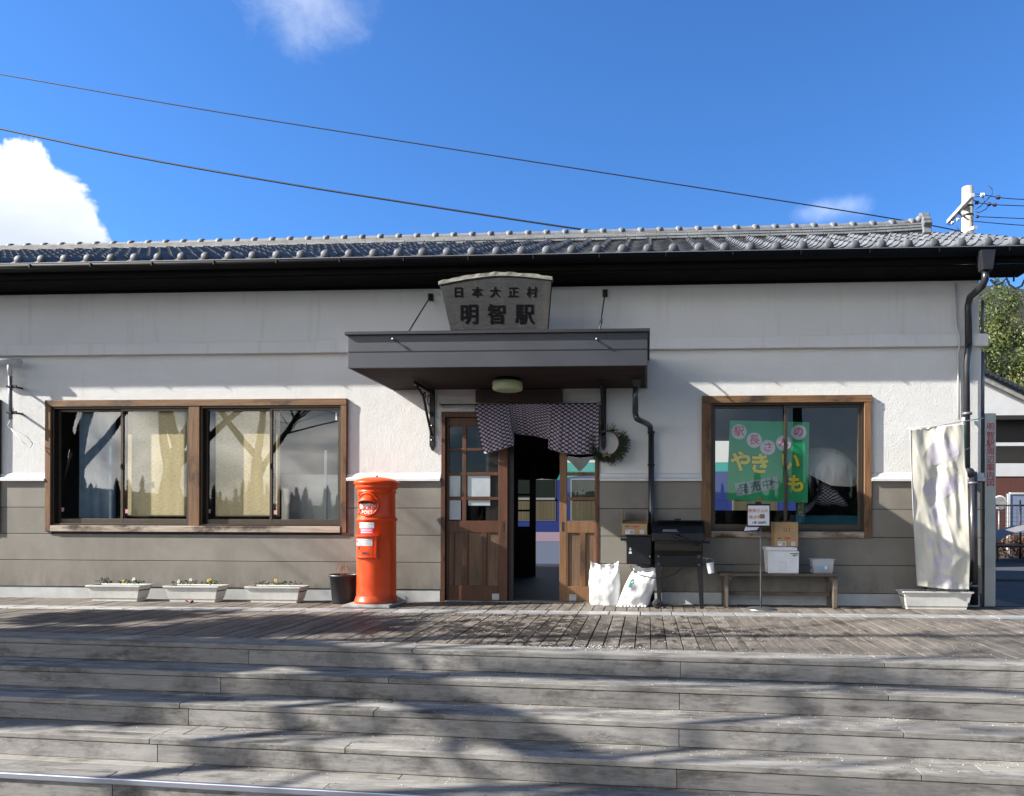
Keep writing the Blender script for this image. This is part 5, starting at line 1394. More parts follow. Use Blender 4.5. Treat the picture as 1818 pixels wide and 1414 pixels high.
# blinds and curtains of the left window
def blind(px0, px1, m, nm, lbl, cat, y_=.088, zt_=1.95, zb_=.0, fold=.0, grp=None, pyb=917):
    a_, b_ = W(px0, 800, y_).x, W(px1, 800, y_).x
    za = wa[3] + .05; zb = W(px0, pyb, y_).z
    t_ = thing(nm, lbl, cat, ((a_ + b_) / 2, y_, za), 0, grp); hw = (b_ - a_) / 2
    mb = MB(); mb.grid(lambda u, v: Vector(((u - .5) * 2 * hw, fold * math.sin(u * 2 * hw * 45) + .0006 * math.sin(v * 220), -(za - zb) * v)), max(4, int(hw * 60)), 60)
    mb.build('fabric', m, t_, solid=.002); MB().box(-hw, hw, -.012, .012, -.02, .012).build('head_rail', 'twig', t_)
blind(222, 331, 'curtain_yellow', 'bamboo_blind', 'sunlit yellow bamboo blind in the second pane of the left window', 'blind', fold=.0008)
blind(383, 497, 'curtain_yellow', 'bamboo_blind', 'yellow bamboo blind across the third and fourth panes of the left window', 'blind', fold=.0008)
blind(141, 205, 'curtain_blue', 'curtain', 'dull blue curtain in the first pane of the left window', 'curtain', y_=.13, fold=.012, pyb=925)
q = W(552, 920, .32); t_ = thing('indoor_screen', 'pale upright screen inside the right pane of the left window', 'screen', (q.x, .34, 0))
a_, b_ = W(500, 900, .34).x - q.x, W(606, 900, .34).x - q.x
mb = MB(); mb.box(a_, b_, 0, .02, .0, W(552, 843, .34).z); mb.build('panel', 'curtain_cream', t_); mb = MB(); mb.box(a_ + .72 * (b_ - a_), a_ + .76 * (b_ - a_), -.01, 0, 0, W(552, 800, .34).z); mb.build('frame_bar', 'trim_white', t_)
# ------------------------------------------------------------------ banner at the right corner
yB = -.33; q = W(1716, 1076, yB)
bnr = thing('banner', 'faded cream banner with pale lilac blotches on a green pole at the right corner', 'banner', (q.x, yB, .0))
O_ = Vector((q.x, yB, 0))
def BB(px, py, dy=0): p = W(px, py, yB) - O_; return Vector((p.x, dy, p.z))
mb = MB(); mb.tube([BB(1713, 742, .03), BB(1714.5, 840, .03), BB(1718, 975, .03)], .0135, 10); mb.build('pole', 'pole_green', bnr)
mb = MB(); mb.tube([BB(1718, 970, .03), BB(1721, 1078, .03)], .009, 8); mb.build('lower_pole', 'pole_green', bnr)
mb = MB(); mb.tube([BB(1713, 758, .03), BB(1713, 741, .03)], .017, 10); mb.tube([BB(1716, 840, .03), BB(1716, 832, .03)], .019, 10); mb.build('pole_cap', 'trim_white', bnr)
mb = MB(); mb.tube([BB(1612, 761, .0), BB(1660, 757, .0), BB(1748, 742, .02)], .005, 6); mb.build('crossbar', 'pipe_white', bnr)
EL = [(0, (1615, 763)), (.3, (1618, 850)), (.6, (1622, 940)), (1, (1628, 1040))]
ER = [(0, (1710, 753)), (.27, (1712, 830)), (.3, (1716, 840)), (.55, (1718, 915)), (.8, (1721, 990)), (1, (1719, 1047))]
def ban(u, v):
    a_ = BB(*interp(EL, v)); b_ = BB(*interp(ER, v)); p = a_.lerp(b_, u)
    k = math.sin(math.pi * u)
    n1_ = mnoise.noise(Vector((u * 2.6, v * 3.2, 1.3))); n2_ = mnoise.noise(Vector((u * 5 + v * 1.5, v * 5.5, 7))); n3_ = mnoise.noise(Vector((u * 11 - v * 5, v * 8, 3)))
    p.y += (.036 * n1_ + .014 * n2_ + .007 * n3_) * (k ** .6) - .02
    r1 = abs(u - (.62 + .10 * (v - .5))); p.y += -.006 * math.exp(-(r1 / .10) ** 2) * (1 if .25 < v < .85 else .2)
    r2 = abs(u - (.85 - .5 * max(0, .3 - v))); p.y += .008 * math.exp(-(r2 / .06) ** 2) * math.sin(math.pi * min(1, v * 1.3))
    cz = abs(mnoise.noise(Vector((u * 2.2 + v * 1.6, v * 3.4 - u, 11)))) + .5 * abs(mnoise.noise(Vector((u * 4.5 - v * 3, v * 6, 5))))
    p.y += .034 * cz * k ** .5
    if v > .9: p.z -= .012 * k
    return p
mb = MB(); mb.grid(ban, 70, 130); mb.build('cloth', 'banner_cloth', bnr, solid=.0015)
# lilac blotches dyed in the cloth, following its folds
def blot(cu_, cv_, ru, rv, seed):
    def fn(u, v):
        a = 2 * math.pi * u; r_ = v * (1 + .28 * mnoise.noise(Vector((math.cos(a) * 1.3 + seed, math.sin(a) * 1.3, 0))))
        uu_, vv_ = min(.985, max(.015, cu_ + ru * r_ * math.cos(a))), min(.985, max(.015, cv_ + rv * r_ * math.sin(a)))
        return ban(uu_, vv_) + Vector((0, -.0022, 0))
    mb = MB(); mb.grid(fn, 36, 6); mb.build('dyed_blot', 'banner_blot', bnr)
for a_ in ((.58, .16, .30, .07, 1), (.45, .37, .24, .07, 2), (.66, .36, .2, .06, 9), (.46, .53, .16, .07, 3), (.28, .70, .07, .035, 4), (.55, .72, .09, .03, 5), (.48, .83, .17, .05, 6), (.50, .93, .18, .035, 7), (.62, .97, .36, .014, 8)): blot(*a_)
mb = MB()
mb.tube([BB(1609 + 5, 764, -.004)] + [BB(*interp(EL, k / 10), -.002) - Vector((.004, 0.02, 0)) for k in range(11)], .0035, 5); mb.build('hem', 'banner_blot', bnr)
mb = MB()
for py_ in (798, 836, 903, 978, 1038, 1057):
    a_ = BB(1713 + (py_ - 742) * .022, py_, .03); mb.tube([a_ + Vector((-.02, -.012, .0)), a_ + Vector((.0, -.018, .004)), a_ + Vector((.02, -.012, .0)), a_ + Vector((.05, .0, .02))], .003, 5)
mb.build('tie', 'trim_white', bnr)
# metal pillar with red characters
g0 = G(1758, 1077); yS = 0.02
xa, xb = W(1747, 900, yS).x + .01, W(1768, 900, yS).x; zt = W(1757, 734, yS).z
mp = thing('guide_pillar', 'tall brushed metal pillar sign with eight red characters, right of the building', 'sign', ((xa + xb) / 2, yS + .07, 0))
hw = (xb - xa) / 2
mb = MB(); mb.box(-hw, hw, -.07, .07, 0, zt); mb.build('pillar', 'pillar_metal', mp, bevel=.004)
mb = MB(); mb.box(-hw - .045, -hw - .002, -.05, .10, 0, zt - .01); mb.build('side_panel', 'pillar_dark', mp)
zs = [W(1757, y_, yS - .0).z for y_ in (759, 774, 788, 802, 817, 831, 845, 858)]
for ch, z_ in zip('明智駅周辺案内図', zs): text('lettering', ch, .086, 'text_red', (.0, -.0725, z_), mp, off=.0002, ext=.0008)
# small antenna and pipe on the wall at the far left
q = W(19, 660, -.12)
an = thing('wall_antenna', 'short white tube antenna on a bracketed pipe at the left edge', 'antenna', tuple(q)); O_ = Vector(q)
def AA(px, py, y=-.12): return tuple(W(px, py, y) - O_)
mb = MB(); mb.tube([AA(-60, 641), AA(36, 643)], .036, 12); mb.build('tube', 'trim_white', an); mb = MB(); mb.tube([AA(16, 643), AA(18, 664)], .022, 10); mb.tube([AA(17, 655), AA(19, 668)], .016, 8); mb.build('stem', 'trim_white', an)
mb = MB(); mb.tube([AA(18, 668), AA(19, 745)], .019, 10); mb.build('mast', 'pipe_grey', an)
for py_ in (687, 733):
    mb = MB(); p = W(19, py_, -.12) - O_; mb.box(p.x - .028, p.x + .028, -.028, .028, p.z - .012, p.z + .012); mb.box(p.x + .02, p.x + .04, -.012, .12, p.z - .01, p.z + .01); mb.box(p.x + .03, p.x + .075, -.014, .0, p.z - .018, p.z + .018); mb.build('clamp', 'iron', an)
mb = MB(); mb.tube([AA(19, 746), AA(14, 755), AA(17, 760), AA(30, 765), AA(48, 776), AA(58, 788), AA(54, 795), AA(40, 785), AA(20, 762)], .005, 6); mb.build('cable_loop', 'trim_white', an)

SHADE = [('t', 'thick forked bare tree on the plaza, nearest the steps', (-9.8, -6.2, -.74), 9, .30, 31, .70, (.12, .05), ()),
         ('t', 'very tall bare tree far to the left along the building line', (-20.5, -4.6, -.74), 10.5, .30, 32, .5, (-.12, 0), ()),
         ('t', 'bare tree with a leaning trunk, farthest from the building', (-9.0, -8.6, -.74), 9, .24, 33, .7, (-.05, .1), ()),
         ('t', 'bare spreading tree at the left end of the steps with a big forked limb', (-10.9, -4.7, -.74), 8.5, .30, 41, .7, (.02, -.12),
          (((-10.35, -4.7, 4.9), (-9.7, -6.9, 5.8), .17, .11, 3), ((-12.1, -5.2, 6.9), (-9.2, -5.4, 8.5), .06, .035, 5), ((-10.4, -5.5, 5.9), (-8.4, -6.7, 7.5), .10, .05, 5), ((-10.8, -4.3, 4.2), (-9.9, -3.4, 4.8), .12, .08, 4)))]
# ------------------------------------------------------------------ train on the far side
yT = 6.6
tr = thing('train', 'blue and teal railcar with pink and grey bands seen through the doorway', 'train', (1.0, yT, -.35)); O_ = Vector(tr.location)
tz = lambda py, px=970: W(px, py, yT).z - O_.z
def band(py0, py1, m, nm='body', d=0.0):
    mb = MB(); mb.box(-9, 4.0, -d, 2.6, tz(py0), tz(py1)); return mb.build(nm, m, tr)
band(1003, 962, 'train_grey'); band(961.6, 945, 'train_pink', 'paint_band'); band(944.6, 888, 'train_blue', 'paint_band'); band(887.6, 838, 'train_blue', 'paint_band'); band(837.6, 822, 'train_teal', 'paint_band'); band(821.6, 760, 'train_white', 'roof')
band(1012, 1003.4, 'train_under', 'underframe', -.05)
def quad(px0, px1, py0, py1, m, nm, par=tr, d=.004):
    a_, b_ = W(px0, py1, yT), W(px1, py0, yT); mb = MB(); mb.box(a_.x - O_.x, b_.x - O_.x, -d, .02, b_.z - O_.z if b_.z < a_.z else a_.z - O_.z, a_.z - O_.z if b_.z < a_.z else b_.z - O_.z); return mb.build(nm, m, par)
def tpoly(pts, m, nm, d=.006):
    ps_ = [W(a, b, yT) - O_ for a, b in pts]; mb = MB(); mb.add([(p.x, -d, p.z) for p in ps_], [tuple(range(len(ps_)))]); return mb.build(nm, m, tr)
tpoly([(982, 838), (1062, 838), (1045, 842), (1000, 850), (990, 853), (984, 846)], 'train_teal', 'paint_band')
tpoly([(905, 812), (920, 812), (905, 838)], 'train_red', 'paint_band', .008); tpoly([(905, 838), (925, 824), (925, 830), (905, 842)], 'train_cream', 'paint_band', .010)
def twin(px0, px1):
    f_ = quad(px0, px1, 925, 850, 'rubber_seal', 'window')
    quad(px0 + 2, px1 - 2, 923, 852, 'train_interior', 'window_interior', f_, .006)
    quad(px0 + 2, px1 - 2, 884, 852, 'conifer', 'upper_pane', f_, .008)
    quad(px0 + 2, px1 - 2, 923, 852, 'glass', 'pane', f_, .012); quad(px0 + 2, px1 - 2, 888, 884, 'rubber_seal', 'window_bar', f_, .016)
twin(900, 987); twin(1013, 1090); twin(700, 800); twin(1200, 1262); twin(1300, 1380); twin(1420, 1500)
mb = MB(); mb.box(-9, 9, 0, 3.2, -.1, .0); 
# platform between building and train
mb = MB(); mb.box(-10, 8, 3.75, 6.35, -.06, -.012); kind(mb.build('platform', 'asphalt'), 'structure')
mb = MB(); mb.box(-10, 8, 5.7, 5.78, -.011, -.004); kind(mb.build('platform_line', 'lettering_white'), 'structure')
# ------------------------------------------------------------------ utility pole and wires
yU = 9.2
gq = W(1717, 900, yU); ztop = W(1717, 333, yU).z
up = thing('utility_pole', 'pale concrete utility pole with a slanting crossarm behind the roof', 'utility pole', (gq.x, yU, -.04))
O_ = Vector(up.location)
xt = W(1717.5, 340, yU).x - O_.x
MB().tube([(0, 0, 0), (xt, 0, ztop + .04)], [.17, .118], 20).build('pole', 'pole_concrete', up)
def U(px, py, y): return W(px, py, y) - O_
mb = MB(); A_ = U(1684, 394, yU + .95); B_ = U(1727, 347, yU - .75)
d = (B_ - A_).normalized(); s_ = Vector((0, 0, 1)); t__ = d.cross(s_).normalized(); s_ = t__.cross(d)
vs = []
for P_ in (A_, B_):
    for i_, j_ in ((-1, -1), (1, -1), (1, 1), (-1, 1)): vs.append(P_ + t__ * .045 * i_ + s_ * .045 * j_)
mb.add(vs, [(3, 2, 1, 0), (4, 5, 6, 7)] + [(k, (k + 1) % 4, (k + 1) % 4 + 4, k + 4) for k in range(4)]); ca_ = mb.build('crossarm', 'crossarm', up, bevel=.01)
mb = MB(); A2 = U(1715, 410, yU - .2); B2 = U(1732, 404, yU - .75); mb.tube([A2, B2], .05, 4, True, False); mb.build('crossarm', 'crossarm', up)
mb = MB()
for py_ in (368, 384): z_ = U(1717, py_, yU).z; mb.tube([(xt * .9, 0, z_ - .02), (xt * .9, 0, z_ + .02)], .13, 18)
mb.tube([U(1712, 385, yU - .15), U(1700, 378, yU + .3)], .02, 6); mb.build('pole_band', 'iron', up)
ins = []
for (px_, py_, m_, s_) in ((1744, 347, 'insulator_white', .05), (1734, 360, 'insulator_dark', .045), (1772, 351, 'insulator_dark', .045), (1756, 363, 'insulator_dark', .042), (1766, 364, 'insulator_dark', .042), (1735, 385, 'insulator_dark', .035), (1701, 390, 'insulator_white', .04), (1691, 396, 'insulator_white', .035)):
    mb = MB(); p = U(px_, py_, yU - .5 if px_ > 1720 else yU + .4)
    for k in (-1, 0, 1): mb.sphere(p + Vector((k * s_ * .6, 0, 0)), s_, .35, 1, 1, 10, 6)
    mb.build('insulator', m_, up)
mb = MB()
for pts in ([(1727, 344), (1744, 346), (1772, 351)], [(1730, 350), (1740, 349)], [(1727, 355), (1740, 361), (1756, 363), (1768, 364)], [(1744, 349), (1748, 358), (1742, 366), (1732, 372)], [(1758, 362), (1750, 372), (1738, 378), (1731, 376)], [(1753, 329), (1761, 335), (1762, 345), (1755, 352), (1748, 360)], [(1697, 400), (1702, 408), (1706, 412)], [(1680, 398), (1690, 400), (1696, 393)]):
    mb.tube([U(a, b, yU - .5 if a > 1720 else yU + .3) for a, b in pts], .009, 5)
mb.build('jumper_wire', 'wire', up)
def cable(nm, lbl, pts, Y, r=.014, grp=None):
    ps_ = []
    for i in range(len(pts) - 1):
        for k in range(8):
            t_ = k / 8; p0_, p1_, p2_, p3_ = pts[max(i - 1, 0)], pts[i], pts[i + 1], pts[min(i + 2, len(pts) - 1)]
            f_ = lambda a, b, c_, d_: .5 * ((2 * b) + (-a + c_) * t_ + (2 * a - 5 * b + 4 * c_ - d_) * t_ ** 2 + (-a + 3 * b - 3 * c_ + d_) * t_ ** 3)
            ps_.append(W(f_(p0_[0], p1_[0], p2_[0], p3_[0]), f_(p0_[1], p1_[1], p2_[1], p3_[1]), Y(f_(p0_[0], p1_[0], p2_[0], p3_[0]))))
    ps_.append(W(pts[-1][0], pts[-1][1], Y(pts[-1][0])))
    mb = MB(); mb.tube(ps_, r, 6); o = mb.build(nm, 'wire'); return tag(o, lbl, 'cable', grp)
cable('overhead_cable', 'upper black cable crossing the whole sky down to the utility pole', [(-500, 45), (0, 132), (350, 193), (700, 249), (1160, 321), (1570, 386), (1706, 411)], lambda px: 9.1, .0135)
cable('overhead_cable', 'lower, thicker black cable running down behind the ridge in the middle of the roof', [(-500, 122), (0, 229), (250, 281), (500, 325), (700, 357), (1000, 403), (1250, 436)], lambda px: 7.4, .019)
for i, (pts, lb) in enumerate((([(1774, 351), (1818, 354.5), (2050, 366), (2600, 395)], 'topmost thin wire running right from the crossarm'), ([(1768, 364), (1818, 366), (2050, 375), (2600, 400)], 'second thin wire from the top, right of the pole'), ([(1736, 385), (1818, 388.5), (2050, 398), (2600, 425)], 'third thin wire from the top, right of the pole'), ([(1727, 393), (1818, 400.5), (2050, 414), (2600, 445)], 'lowest thin wire right of the pole'))):
    cable('power_line', lb, pts, lambda px: 8.7, .009, 'thin wires right of the utility pole')
# ------------------------------------------------------------------ hill, bamboo, shed and yard to the right
hy = 50.
mb = MB()
def hill(u, v):
    x = -10 + 110 * u; y = hy - 14 + 60 * v
    z = 24 * math.sin(min(1, v * 1.5) * math.pi / 2) * min(1, max(0, (x - 9) / 7)) ** .8 * (1 + .08 * math.sin(x * .23)) - .2
    return Vector((x, y, z))
mb.grid(hill, 44, 20); kind(mb.build('hill', 'hill_ground'), 'structure')
rb_ = random.Random(12); mb = MB(); cm = MB()
def clump(c_, rx, rz, n, ls):
    for k in range(n):
        a, b_ = rb_.uniform(0, 2 * math.pi), math.acos(rb_.uniform(-1, 1)); r_ = rb_.random() ** .45
        d_ = Vector((math.sin(b_) * math.cos(a), math.sin(b_) * math.sin(a), math.cos(b_)))
        p = Vector(c_) + Vector((d_.x * rx, d_.y * rx, d_.z * rz)) * r_
        dn = Vector((rb_.uniform(-1, 1), rb_.uniform(-1, .3), rb_.uniform(-1.3, .3))).normalized(); s_ = dn.cross(Vector((rb_.uniform(-1, 1), rb_.uniform(-1, 1), rb_.uniform(-1, 1)))).normalized(); L_ = ls * rb_.uniform(.6, 1.4)
        mb.add([p, p + dn * L_ * .5 + s_ * L_ * .20, p + dn * L_, p + dn * L_ * .5 - s_ * L_ * .20], [(0, 1, 2, 3)])
for row, (yy_, z0_) in enumerate(((39, 0.5), (41, 4.0), (44, 7.0), (48, 10.5), (53, 14.5))):
    x = 13.5 + row * 1.0
    while x < 34 + row * 3:
        h_ = rb_.uniform(6.0, 8.8) if row < 3 else rb_.uniform(5, 7); zb = z0_ * (.6 + .4 * rb_.random())
        lean = rb_.uniform(-.6, .6)
        for k in range(7):
            f_ = .25 + .75 * k / 6
            clump((x + lean * f_ + rb_.uniform(-.5, .5), yy_ + rb_.uniform(-.6, .6), zb + h_ * f_), (1.35 - .75 * f_) * rb_.uniform(.8, 1.2), 1.0, 190, .24)
        cm.tube([(x, yy_, zb - .5), (x + lean, yy_, zb + h_)], [.06, .02], 5)
        x += rb_.uniform(.8, 1.25)
bg_ = kind(mb.build('bamboo_grove', 'bamboo_leaf'), 'stuff'); bg_['label'] = 'yellow-green bamboo grove on the hillside behind the station'; bg_['category'] = 'bamboo grove'
kind(cm.build('bamboo_culms', 'twig'), 'stuff')
def btree(nm, lbl, loc, h, r, m, seed, levels=5, spread=.55, trunkf=.35, first=4, gr=None, up_=.35, rz=0, lean=(0, 0), limbs=()):
    t_ = thing(nm, lbl, 'tree', loc, rz, gr); rt_ = random.Random(seed); tk, br = MB(), MB()
    def grow(p, d_, L_, r_, lv):
        n = 5 if lv else 7; pts = [p.copy()]; rs_ = [r_]
        for i in range(n):
            d_ = (d_ + Vector((rt_.uniform(-1, 1), rt_.uniform(-1, 1), rt_.uniform(-.6, 1) * up_)) * (.16 if lv else .07)).normalized(); p = p + d_ * L_ / n; pts.append(p.copy()); rs_.append(r_ * (1 - .55 * (i + 1) / n))
        (tk if lv == 0 else br).tube(pts, rs_, 10 if lv < 2 else (5 if lv < 4 else 4), lv == 0, True)
        if lv >= levels: return
        nb = first if lv == 0 else rt_.choice((2, 3, 3, 4))
        for k in range(nb):
            i = n - (0 if k < 2 else rt_.randint(1, n // 2)); q_ = pts[i]; ax = d_.orthogonal().normalized(); ax.rotate(Matrix.Rotation(2 * math.pi * (k / nb) + rt_.uniform(-.6, .6), 3, d_))
            nd = (d_ + ax * spread * rt_.uniform(.7, 1.5) + Vector((0, 0, up_ * .4))).normalized()
            grow(q_.copy(), nd, L_ * rt_.uniform(.58, .80) * (1.15 if lv == 0 else 1), rs_[i] * (.78 if k < 2 else .55), lv + 1)
    grow(Vector((0, 0, 0)), Vector((lean[0], lean[1], 1)).normalized(), h * trunkf, r, 0)
    for (a_, b_, ra, rb2, fk) in limbs:
        a_, b_ = Vector(a_) - Vector(loc), Vector(b_) - Vector(loc); md = a_.lerp(b_, .5) + Vector((rt_.uniform(-.15, .15), rt_.uniform(-.15, .15), .12))
        br.tube([Vector((0, 0, h * trunkf * .8)), a_.lerp(Vector((0, 0, h * trunkf * .8)), .4), a_, md, b_], [ra * 1.1, ra * 1.05, ra, (ra + rb2) / 2, rb2], 8)
        for k in range(fk): grow(a_.lerp(b_, rt_.uniform(.3, 1)), ((b_ - a_).normalized() + Vector((rt_.uniform(-.8, .8), rt_.uniform(-.8, .8), rt_.uniform(-.3, .6)))).normalized(), rt_.uniform(.9, 1.8), rb2 * .5, max(2, levels - 3))
    tk.build('trunk', m, t_); br.build('branches', m, t_); return t_
q = W(1822, 720, 26); btree('bare_tree', 'pale bare tree at the right edge in front of the bamboo', (q.x, 26, -.04), 8.5, .13, 'bark_pale', 21, 6, .6, .30, 5)
# white gabled shed with tiled roof
yS2 = 13.5
sh = thing('shed', 'white gabled shed with a tiled verge and dark open bay, right of the station', 'shed', (W(1760, 900, yS2).x, yS2, -.04)); O_ = Vector(sh.location)
def H(px, py, y=yS2): return W(px, py, y) - O_
xl = H(1700, 800).x; xr = xl + 9; zo = H(1780, 738).z; zb1, zb0_ = H(1780, 823).z, H(1780, 846).z
zA = H(1738, 668).z; zB = H(1818, 706).z; xA, xB = H(1738, 668).x, H(1818, 706).x; sl = (zB - zA) / (xB - xA)
zl = zA + sl * (xl - xA); x_end = xA + (zo + .05 - zA) / sl
mb = MB(); mb.prism([(xl, zo), (min(xr, x_end), zo), (xl, zl)], 0, .1); mb.box(xl, xr, 0, .1, zb0_, zb1); mb.build('wall', 'shed_wall', sh)
mb = MB(); mb.box(H(1764, 790).x, xr, .0, .12, H(1780, 792).z - .0, H(1780, 786).z); mb.build('light_slit', 'shed_wall', sh)
mb = MB(); mb.box(xl, xr, .35, .45, zb1 - .05, zo + .1); mb.box(H(1764, 740).x, xr, -.05, .1, zo - .12, zo + .0); mb.build('bay_interior', 'interior_dark', sh)
mb = MB(); mb.box(xl, xr, .02, .12, -.0, zb0_ - .003); mb.build('lower_wall', 'shed_brown', sh)
mb = MB()
nT = 26
for k in range(nT):
    xa_ = xl + (x_end + .6 - xl) * k / nT; xb_ = xl + (x_end + .6 - xl) * (k + 1) / nT
    za_ = zl + sl * (xa_ - xl) + .05; zb_ = zl + sl * (xb_ - xl) + .05
    mb.add([(xa_, -.30, za_), (xb_, -.30, zb_ + .03), (xb_, 3, zb_ + .03), (xa_, 3, za_), (xa_, -.30, za_ + .10), (xb_, -.30, zb_ + .14), (xb_, 3, zb_ + .14), (xa_, 3, za_ + .1)], [(3, 2, 1, 0), (4, 5, 6, 7), (0, 1, 5, 4), (1, 2, 6, 5), (2, 3, 7, 6), (3, 0, 4, 7)])
mb.build('roof', 'pillar_dark', sh, bevel=.012)
mb = MB(); mb.prism([(xl, zl - .12), (x_end, zo - .08), (x_end, zo + .03), (xl, zl + .04)], -.14, -.02); mb.build('barge_board', 'mortar', sh)
# glazed board, round sign, mesh fence, covered trolley, log pile
q = W(1802, 915, 12.2); gb = thing('info_board', 'white and bluish panel standing behind the mesh fence', 'panel', (q.x, 12.2, -.04)); O_ = Vector(gb.location)
a_, b_ = W(1788, 950, 12.2) - O_, W(1830, 878, 12.2) - O_
MB().box(a_.x, b_.x, 0, .05, a_.z, b_.z).build('panel', 'train_grey', gb); MB().box(a_.x, a_.x + .07, -.02, .06, 0, b_.z + .01).build('panel_post', 'trim_white', gb); MB().box(a_.x + .07, b_.x, -.02, .06, b_.z, b_.z + .05).build('panel_frame', 'trim_white', gb)
q = W(1775, 893, 11.8); rsn = thing('round_mirror', 'round white-rimmed disc half hidden behind the pillar sign', 'mirror', (q.x, 11.8, -.04)); O_ = Vector(rsn.location); zc_ = q.z + .04
RX = Matrix.Rotation(R(90), 4, 'X')
MB().lathe([(.0001, 0), (.15, .0)], 28, (0, -.03, zc_), True, RX).build('disc', 'mortar', rsn)
mb = MB(); mb.grid(lambda u, v: Vector(((.165 + .028 * math.cos(6.2832 * v)) * math.cos(6.2832 * u), .028 * math.sin(6.2832 * v), zc_ + (.165 + .028 * math.cos(6.2832 * v)) * math.sin(6.2832 * u))), 32, 8); mb.build('rim', 'trim_white', rsn)
MB().tube([(0, .03, 0), (0, .03, zc_)], .03, 8).build('post', 'pole_grey', rsn)
yF = 10.2; q = W(1760, 960, yF)
fe = thing('mesh_fence', 'black wire mesh fence across the yard right of the pillar sign', 'fence', (q.x - .5, yF, -.04)); O_ = Vector(fe.location)
zt_, zm_, zb_ = [(W(1790, y_, yF) - O_).z for y_ in (897, 948, 968)]
mb = MB(); 
for z_ in (zt_, zt_ - .02, zm_, zb_, zb_ + .03): mb.tube([(0, 0, z_), (6, 0, z_)], .012, 5)
mb.build('rail', 'iron', fe)
mb = MB(); x = 0
while x < 6: mb.tube([(x, 0, .05), (x, 0, zt_)], .0045, 4, False); x += .10
z_ = .1
while z_ < zt_: mb.tube([(0, .004, z_), (6, .004, z_)], .0035, 4, False); z_ += .10
mb.build('mesh', 'iron', fe)
for px_ in (1766, 1811):
    x_ = (W(px_, 900, yF) - O_).x; mb = MB(); mb.tube([(x_, -.01, 0), (x_, -.01, zt_ + .12)], .022, 8); mb.build('post', 'iron', fe)
q = W(1800, 950, 9.0); cv = thing('covered_cart', 'low cart under a grey sheet in the yard right of the station', 'cart', (q.x, 9.0, -.04)); O_ = Vector(cv.location)
def CV(px, py): p = W(px, py, 9.0) - O_; return p.x, p.z
pf = [CV(1768, 965), CV(1768, 957), CV(1790, 942), CV(1818, 935), CV(1850, 931), CV(1900, 945), CV(1910, 966)]
def cs(u, v):
    t_ = u * (len(pf) - 1); i = min(int(t_), len(pf) - 2); f_ = t_ - i; x = pf[i][0] * (1 - f_) + pf[i + 1][0] * f_; z = pf[i][1] * (1 - f_) + pf[i + 1][1] * f_
    return Vector((x, v * .9, z - .10 * abs(v - .5) ** 2 * 4 + .012 * mnoise.noise(Vector((x * 4, v * 5, 0)))))
mb = MB(); mb.grid(cs, 36, 10); mb.build('cover', 'cover_sheet', cv, solid=.01)
mb = MB(); xa_, za_ = CV(1768, 968); mb.box(xa_, xa_ + 1.6, .05, .85, za_ - .06, za_ - .01); mb.build('tray', 'iron', cv)
mb = MB()
for x_ in (xa_ + .08, xa_ + 1.3):
    for y_ in (.1, .8): mb.box(x_ - .02, x_ + .02, y_ - .02, y_ + .02, 0, za_ - .06)
mb.build('leg', 'iron', cv)
rl = random.Random(6); q = W(1786, 1000, 10.9); mb = MB()
for k in range(900):
    x_ = rl.uniform(-.45, .6); z_ = rl.uniform(0, .52) * (1 - .3 * abs(x_)); p = Vector((x_, rl.uniform(-.2, .2), z_)); d_ = Vector((rl.uniform(-1, 1), rl.uniform(-1, 1), rl.uniform(-1, 1))).normalized(); s_ = d_.orthogonal().normalized(); mb.add([p, p + d_ * .04 + s_ * .02, p + d_ * .09, p + d_ * .04 - s_ * .02], [(0, 1, 2, 3)])
lo_ = mb.build('leaf_pile', 'pile_brown', loc=(q.x, 10.6, -.04)); kind(lo_, 'stuff'); lo_['label'] = 'heap of dry brown leaves behind the fence'; lo_['category'] = 'leaf pile'
# wire ring under the eave at the far right
q = W(1800, 500, -.2); rg_ = thing('cable_coil', 'grey cable coil hanging under the eave at the far right', 'cable', tuple(q))
mb = MB(); mb.tube([tuple(W(a, b, -.2) - q) for a, b in ((1758, 497), (1768, 506), (1780, 503), (1787, 494), (1792, 506), (1803, 513), (1814, 508), (1820, 496))], .012, 6); mb.build('coil', 'pipe_grey', rg_)
mb = MB(); mb.tube([(0, 0, .1), (0.0, 0, .0)], .01, 5); mb.build('hanger', 'iron', rg_)
